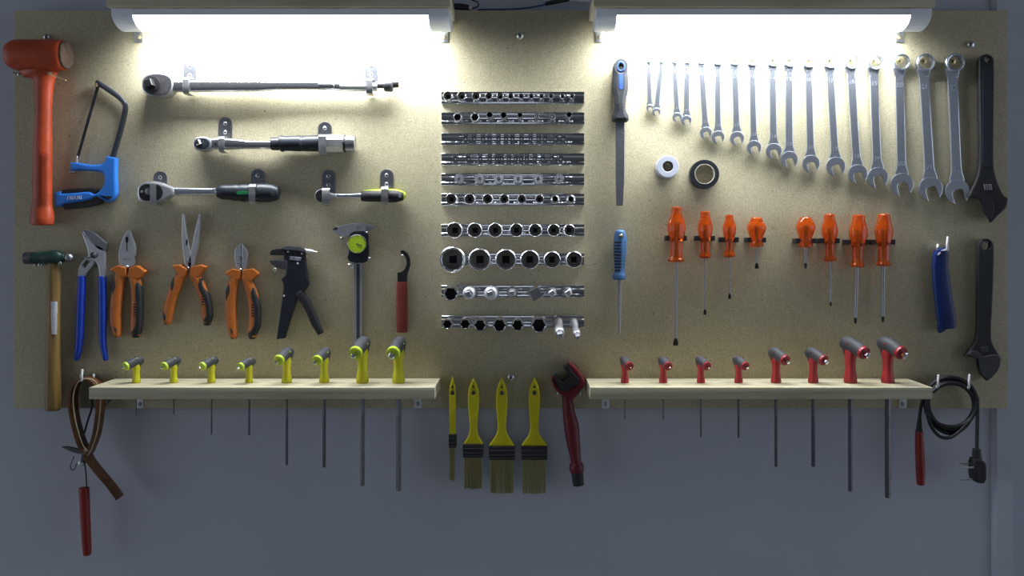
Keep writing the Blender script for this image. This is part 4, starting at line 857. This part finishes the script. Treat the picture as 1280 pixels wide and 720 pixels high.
# ------------------------------------------------------------------ blue sleeve on hooks
t = thing('vinyl_sleeve', 'dark blue folded vinyl sleeve hung on white hooks', 'sleeve', P(1183, 417, 10))
def flat_sleeve():
    st = [(1176.2, 313.5, 8.6, 9), (1175.8, 320, 9.6, 8), (1175.0, 333, 10.2, 7), (1177, 355, 10.8, 6.5), (1180, 378, 11.3, 6), (1183, 398, 11.8, 5.5), (1184.4, 410, 10.6, 4.5)]
    return limb(st, 13, e=2.8, cap=(0, .4), n=20, sub=4)
part('sleeve', flat_sleeve(), 'blue_vinyl', t)
part('opening', plate([(1168.8, 318.6), (1174, 311.5), (1184.8, 307.8), (1185.2, 312.5), (1178, 317), (1171, 321.6)], 9, 21, 2, 1), 'blue_vinyl', t)
part('slot', plate([(1171.6, 318.2), (1175.5, 313.4), (1183.2, 310.2), (1183, 312.6), (1176.6, 316), (1172.6, 319.4)], 20.4, 21.4, .2), 'white_plastic', t, 'pale inner edge of the fold')
part('tail', plate([(1172.6, 402), (1194.6, 396), (1194.4, 404.5), (1186, 410), (1177, 417.2), (1173, 415)], 9, 17, 2.5, 1), 'blue_vinyl', t)
# ------------------------------------------------------------------ coiled power lead with probe handle
t = thing('power_lead', 'black coiled cable with three-pin plug and red handle, hung on white hooks', 'cable', P(1188, 604, 20))
pts = []
for i in range(24*4+7):
    a = math.radians(-140+i*15); w = i/24; q = int(w)
    R = (32.4, 28.6, 30.6, 26.8, 29.5)[q]*(1-(w-q))+(28.6, 30.6, 26.8, 29.5, 29.5)[q]*(w-q)
    cy = 503.5+(0, 1.5, -.5, 2.5, 1)[q]+4.5*(w-.5)*max(0, math.sin(a))**2*.5
    pts.append((1188.5+R*1.05*math.cos(a), cy+R*math.sin(a), 19+5.0*math.sin(w*2.6)))
loop = ptube(pts, 3.9, 8, 2)
part('coil', join(loop, ptube([(1159, 517, 26), (1163, 531, 27), (1172, 543.5, 27), (1182, 547.5, 27), (1193, 544, 27), (1207, 531, 26), (1217, 518, 24), (1221, 506, 22)], 3.2, 8, 4), ptube([(1155, 489, 18), (1153, 500, 16), (1150, 515, 14), (1149, 530, 13)], 3.0, 8, 3), ptube([(1222, 498, 22), (1222, 515, 24), (1221.4, 540, 26), (1221, 562, 28)], 3.2, 8, 3)), 'cable_black', t)
part('strain_sleeve', limb([(1149.3, 523, 2.4, 3.5), (1149, 532, 3.2, 4.8), (1149, 541, 4.6, 7)], 13, cap=(.2, 0)), 'rubber', t)
part('handle', limb([(1149, 540, 4.8, 7), (1149.3, 555, 5.4, 8), (1150, 572, 5.6, 8.5), (1150.6, 590, 5.6, 8.5), (1151, 604, 5.0, 7.5)], 13, cap=(.15, .5)), 'red_plastic', t, 'dull red handle')
part('plug_neck', limb([(1220.8, 561.5, 4.6, 6), (1221, 569, 5.0, 7), (1222, 578, 5.6, 8)], 28, e=3, cap=(.2, 0)), 'rubber', t)
part('plug_body', plate([(1218.4, 575), (1227, 574.4), (1232.6, 578), (1234, 584), (1233.8, 604.5), (1223, 605), (1218.6, 600)], 14, 42, 3, 1), 'rubber', t)
for x0, y, dd in ((1200.5, 580, 20), (1204, 584.8, 36), (1201, 599.4, 28)):
    part('plug_pin', limb([(x0, y, 1.25, 2.2), (1220, y-.4, 1.25, 2.2)], dd, e=3, sub=1, cap=(.6, 0)), 'zinc', t)
# ------------------------------------------------------------------ leather strap wrench
t = thing('strap_wrench', 'brown leather strap loop with clamp levers, hung on a white hook', 'strap', P(106, 595, 20))
def band(pts, hw, th, ref): # flat strap: broad along depth
    return limb3([(p.x, p.y, p.z, th*MM, hw*MM) for p in pts], ref=(0, 1, 0), e=6, n=12, sub=5, cap=(.05, .05))
lp = [(110, 564, 20), (103.5, 556, 20), (97.5, 538, 20), (93, 518, 20), (91.5, 498, 20), (95, 482, 20), (102, 474.8, 20), (112, 473.5, 20), (121, 479, 20), (125.5, 492, 20), (125, 515, 20), (121, 542, 20), (114, 562, 20), (110, 569, 20)]
part('loop', band([P(*p) for p in lp], 17, 2.6, None), 'leather', t)
part('edge', join(ptube([(p[0], p[1], 37.4) for p in lp], 1.1, 6, 5), ptube([(p[0], p[1], 2.6) for p in lp], 1.1, 6, 5)), 'leather_edge', t, 'pale cut edge of the strap')
part('tail', join(band([P(*p) for p in ((109, 566, 20), (114, 576, 20), (124, 589, 18), (140, 608, 16), (150, 622, 15))], 15, 2.6, None)), 'leather', t)
part('inner_strap', ptube([(116, 478, 22), (113, 492, 24), (115.5, 506, 26), (110, 525, 26), (105.5, 541, 26)], 1.8, 6, 4), 'cable_black', t)
part('spring_chain', join(*[ptube([(131+2.0*q, 507-2.0*q, 6), (133+2.0*q, 504.5-2.0*q, 9), (134.4+2.0*q, 503-2.0*q, 6)], 1.3, 6, 2) for q in range(5)]), 'dark_steel', t)
part('lever', plate([(76.4, 559, 1), (84, 558), (100, 562), (104, 566), (100, 568.5), (86, 564)], 22, 28, 1.2, 1), 'dark_steel', t)
for x, y in ((106.8, 564.2), (102.2, 579)): part('bolt', revolve([(0, hexa(.0045)), (.004, hexa(.0045)), (.0055, .0026)], P(x, y, 30), AX, 18), 'zinc', t)
part('link', plate([(101, 562), (109, 560), (111, 568), (105, 582), (99.5, 581), (101, 572)], 24, 30, 1.2, 1), 'dark_steel', t)
part('wire_hook', ptube([(92.6, 570.5, 28), (89.2, 578, 28), (88, 584, 28), (90.4, 587.6, 28), (93.6, 585.6, 28), (95.6, 580, 28), (101, 579, 28)], 1.1, 6, 4), 'dark_steel', t)
part('wire', ptube([(106, 580, 20), (107.6, 595, 18), (108.4, 612, 16)], 1.2, 6, 3), 'cable_black', t)
part('handle', limb([(105, 610, 6.2, 8), (106, 632, 6.0, 8), (107.4, 660, 5.6, 8), (108.6, 684, 5.2, 7.5), (109, 692, 4.6, 7)], 14, e=2.6, cap=(.15, .5)), 'red_plastic', t, 'dark red handle')
# ------------------------------------------------------------------ paintbrushes
def brush(cx, tip, prof, fer, bri, depth, label):
    t = thing('paintbrush', label, 'paintbrush', P(cx, bri[3], 8), 'yellow paintbrushes')
    out = [(cx, tip)]+[(cx+w, y) for y, w in prof]+[(cx-w, y) for y, w in prof[::-1]]
    hx, hy = cx, 491.2
    part('handle', plate([chaikin([out[0]+(1,)]+out[1:len(prof)]+[out[len(prof)]+(1,), out[len(prof)+1]+(1,)]+out[len(prof)+2:], 2), circle(hx, hy, 2.5, 14)], 4, 4+depth*.55, 2.2), 'yellow_brush', t)
    part('hanging_mark', plate([(cx, 480.5), (cx+1.5, 485), (cx-1.5, 485)], 3.9+depth*.55, 4.3+depth*.55, .05), 'dark_hole', t)
    f = part('ferrule', plate(rrect(fer[0], fer[1], fer[2], fer[3], 1.2), 2, 2+depth, 2), 'rubber', t, 'black ferrule')
    for q in (.30, .62, .86):
        y = fer[1]+(fer[3]-fer[1])*q; part('ferrule_rib', limb([(fer[0]+1, y, .7, 1.2), (fer[2]-1, y, .7, 1.2)], 2+depth, n=6, sub=1), 'grey_rubber', f)
    n = max(6, int((bri[2]-bri[0])/1.3)); g = []
    for i in range(n):
        for dd in (.3, .5, .72):
            x = bri[0]+1+(bri[2]-bri[0]-2)*(i+.5)/n; y1 = bri[3]-random.random()*2.5-abs(i-n/2)/n*2
            g.append(limb([(x, bri[1]-2, .62, 2.2), (x+random.uniform(-.4, .4), y1, .42, 1.6)], 2+depth*dd, n=5, sub=1, cap=(0, 0)))
    b = part('bristles', join(*g), 'bristle', t, 'pale yellow bristles'); b['kind'] = 'stuff'
    peg(hx, hy, 2.3, 2.5+depth*.55, 'through the handle of the '+label.split(' yellow')[0]+' paintbrush '+label.split('paintbrush ')[1], 'dark_steel', 1.5)
brush(565.6, 470.6, [(478, 2.2), (485, 3.8), (494, 4.2), (510, 4.2), (530, 3.9), (543, 4.0), (544, 4.0)], (560.6, 543.2, 570.4, 560), (560.8, 560, 569.8, 602), 13, 'narrow yellow paintbrush beside the yellow-handled hex key ledge')
brush(591.8, 472.6, [(479, 3.4), (487, 6.2), (496, 7.0), (508, 6.8), (525, 5.2), (538, 4.6), (546, 6.6), (552, 10.5), (555, 12.2), (556.2, 12.2)], (578.4, 555.8, 604.2, 572.4), (579.2, 572, 603.4, 612), 17, 'mid-width yellow paintbrush next to the narrow one')
brush(627.2, 472.6, [(479, 3.6), (487, 6.4), (496, 7.2), (508, 7.2), (525, 5.6), (537, 5.0), (545, 7.4), (552, 12.5), (557, 16.0), (558.2, 16.0)], (610.8, 558, 643.8, 575.4), (611.8, 575, 642.8, 618), 18, 'wide yellow paintbrush below the middle board screw')
brush(667.9, 471.8, [(479, 3.6), (487, 6.4), (496, 7.2), (508, 7.2), (525, 5.6), (537, 5.0), (545, 7.4), (552, 12.5), (557, 16.2), (558.2, 16.2)], (651.2, 558, 684.4, 575.4), (652.2, 575, 683.4, 618), 18, 'wide yellow paintbrush beside the red-headed chain brush')
# ------------------------------------------------------------------ chain cleaning brush
t = thing('chain_brush', 'dark red chain brush with U-shaped black bristle head', 'brush', P(712, 600, 10))
part('head', plate([(688.2, 472.2), (691.4, 471.6), (694, 479), (703, 488.6), (713, 485), (722, 479.6), (722.6, 473), (709, 456.4), (712.2, 452.4), (722, 462), (730, 473), (731.6, 481.6), (724, 491), (716, 499.6), (710, 501), (703, 495), (692.5, 486.5)], 4, 30, 2.6, 1), 'dark_red', t)
part('bristle_pad', plate([(704.4, 459.6, 1), (709.2, 456.4, 1), (723.6, 474.4), (722.6, 481), (706, 489.6), (700.4, 488.4), (691.6, 472.4, 1), (696.4, 468.4, 1), (703, 477.6, 1), (712.4, 471, 1)], 6, 33, 1), 'rubber', t, 'black bristle pads')
part('handle', limb([(709.5, 494, 7.5, 10), (709.7, 502, 6.8, 9.5), (711, 515, 7.6, 10), (714.2, 532, 9.4, 11), (716.4, 552, 8.6, 11), (719, 570, 7.0, 10), (720.4, 580, 6.6, 9.5)], 15, n=18, cap=(0, 0)), 'dark_red', t)
part('flange', limb([(720.4, 579, 7.6, 11), (720.6, 582, 9.0, 12), (721, 587, 9.2, 12), (721.2, 589.6, 8.4, 11)], 15, n=18, cap=(.1, .1)), 'dark_red', t)
part('end_brush', limb([(721.2, 589, 7.4, 9), (722, 596, 7.4, 9), (723, 606, 7.0, 8)], 15, n=14, cap=(0, .2)), 'rubber', t)
# ------------------------------------------------------------------ spool and tape
t = thing('tape_spool', 'small white plastic spool hung on a brass screw', 'spool', P(834, 222, 3))
part('rear_flange', plate([circle(834.6, 208.6, 13.9, 36), circle(834.6, 208.6, 6.6, 24)], 1, 4, .6, dm=20), 'spool_white', t)
part('core', plate([circle(834.7, 208.2, 11.4, 32), circle(834.7, 208.2, 6.6, 24)], 3.5, 20, .3, dm=20), 'grey_rubber', t)
part('front_flange', plate([circle(834.8, 208, 13.8, 36), circle(834.8, 208, 6.6, 24)], 19, 22.5, .7), 'spool_white', t)
peg(834.6, 203.6, 2.2, 14, 'inside the white spool', 'brass', 2)
t = thing('insulating_tape', 'roll of black insulating tape hung on a brass screw', 'tape', P(881, 236, 3))
part('roll', plate([circle(881, 217.6, 18.2, 44), circle(881, 217.6, 12.6, 36)], 1, 19, .8), 'tape_black', t)
part('core', plate([circle(881, 217.6, 12.7, 36), circle(881, 217.6, 11.8, 36)], 1.5, 19.4, .2), 'cardboard', t)
peg(879.8, 206.4, 2.2, 14, 'inside the black tape roll', 'brass', 2)
# ------------------------------------------------------------------ screwdrivers and their clips
def screwdriver(x, top, bot, tipy, prof, bw, kind, xt, clip, label):
    rmax = max(w for _, w in prof); dc = rmax*1.48+4
    t = thing('screwdriver', label, 'screwdriver', P(x, tipy, dc), 'amber-handled screwdrivers')
    kk = k(dc); o = P(x, top, dc)
    bottom = P(x, bot, dc); ax = (P(xt, tipy, dc)-o).normalized()
    L = (bottom-o).length
    def fl(r, amt): return lambda th: r*(1+amt*math.cos(6*th))
    pr = catmull([(0, prof[0][1]*.55)]+[((y-top)/(bot-top)*L/kk, w) for y, w in prof], 5)
    P2 = []
    for tt, r in pr:
        f = tt*kk/L; amt = .035 if .12 < f < .80 else .0
        P2.append((tt*kk, fl(r*kk, amt)))
    P2.append((L, prof[-1][1]*.6*kk))
    h = part('handle', revolve(P2, o, ax, 36), 'amber', t, 'translucent amber-orange handle', 50)
    r = bw*kk; LL = (P(xt, tipy, dc)-o).length
    if kind == 'slot':
        tl = max(.009, r*5)
        part('core', revolve([(L*.30, r*1.1), (L*.99, r*1.1)], o, ax, 10), 'blade_steel', h)
        part('blade', revolve([(L*.98, r), (LL-tl, r)], o, ax, 12), 'blade_steel', t)
        a, u, v = frame(ax); c = o+a*(LL-tl)
        part('tip', limb3([(*(c+a*(-.001)), r*1.0, r), (*(c+a*tl*.45), r*1.75, r*.75), (*(c+a*tl*.75), r*1.85, r*.5), (*(c+a*tl), r*1.75, r*.3)], ref=(0, 1, 0), e=4, n=12, cap=(0, 0)), 'black_oxide', t, 'black slotted tip')
    else:
        tl = max(.008, r*4)
        part('core', revolve([(L*.30, r*1.1), (L*.99, r*1.1)], o, ax, 10), 'blade_steel', h)
        part('blade', revolve([(L*.98, r), (LL-tl, r)], o, ax, 12), 'blade_steel', t)
        cr = lambda s: (lambda th: r*s*(.72+.28*math.cos(4*th)))
        part('tip', revolve([(LL-tl-.0005, r*1.02), (LL-tl*.75, r*1.02), (LL-tl*.55, cr(1.0)), (LL-tl*.2, cr(.7)), (LL, r*.2)], o, ax, 24), 'black_oxide', t, 'black cross tip')
    cx0, cx1, cy, lab2 = clip
    c = thing('tool_clip', lab2, 'clip', P((cx0+cx1)/2, cy+3, 0), 'black screwdriver clips')
    part('base', plate(rrect(cx0+2, cy-2.2, cx1-2, cy+2.2, .6), .3, 5, .5), 'rubber', c)
    for s_, xx in ((-1, cx0), (1, cx1)):
        part('prong', plate(rrect(min(xx, xx-s_*6.4), cy-3.2, max(xx, xx-s_*6.4), cy+3.2, .7), .4, dc+2, .7), 'rubber', c)
def long_prof(top, wide, waist, bot, w0, w1, w2, w3):
    return [(top+.8, w0*.86), (top+2.4, w0), (top+(wide-top)*.36, w0*1.04), (top+(wide-top)*.72, w1*.90), (wide, w1), (wide+(waist-wide)*.35, w1*.93), (wide+(waist-wide)*.72, w2*1.02), (waist, w2*.84), (waist+(bot-waist)*.5, w2*.84), (bot-6.5, w3*.84), (bot-3.4, w3*1.04), (bot-1.0, w3*.99)]
SDL = [(845.6, 258, 328, 432, long_prof(258, 285, 303, 328, 6.6, 11.6, 9.2, 9.8), 1.7, 'slot', 844.6, (832.6, 858.8, 297.6), 'largest slotted'),
       (881.4, 263.7, 323.2, 393.4, long_prof(263.7, 285, 304, 323.2, 6.0, 9.4, 6.8, 7.2), 1.05, 'slot', 881.2, (869.6, 894, 297.8), 'mid-length slotted'),
       (911.6, 268, 322, 373.6, long_prof(268, 286, 302, 322, 5.0, 8.3, 5.8, 7.0), .95, 'slot', 912, (900.2, 923.8, 299.6), 'short thin slotted'),
       (945.4, 271, 308.8, 335.8, [(272.2, 6.4), (276, 8.2), (283, 11.8), (288, 11.2), (296, 8.2), (301, 6.6), (305, 8.6), (308, 8.4)], 1.3, 'slot', 946, (933.6, 957.8, 300), 'stubby slotted'),
       (1007, 270.6, 309.6, 336, [(271.8, 6.4), (276, 9.0), (283, 11.8), (288, 11.0), (296, 8.0), (301, 6.6), (305.5, 8.4), (308.8, 8.2)], 1.7, 'phil', 1007, (994.5, 1020, 301), 'stubby cross-head'),
       (1036.7, 267, 327.2, 383.2, long_prof(267, 288, 306, 327.2, 6.6, 9.8, 6.6, 7.4), 1.35, 'phil', 1038.4, (1024, 1050, 301), 'short cross-head'),
       (1073.4, 268, 334.4, 405, long_prof(268, 290, 311, 334.4, 7.6, 11.2, 7.8, 8.4), 1.9, 'phil', 1069.2, (1057.2, 1087, 302.6), 'long tilted cross-head'),
       (1105, 267, 333, 403.4, long_prof(267, 289, 309, 333, 7.6, 10.8, 8.2, 8.8), 1.9, 'phil', 1103.6, (1089, 1119.5, 302.6), 'long straight cross-head')]
for (x, top, bot, tip, prof, bw, kd, xt, cl, nme) in SDL:
    screwdriver(x, top, bot, tip, prof, bw, kd, xt, cl+(f'black clip holding the {nme} screwdriver',), f'{nme} screwdriver with amber-orange handle')
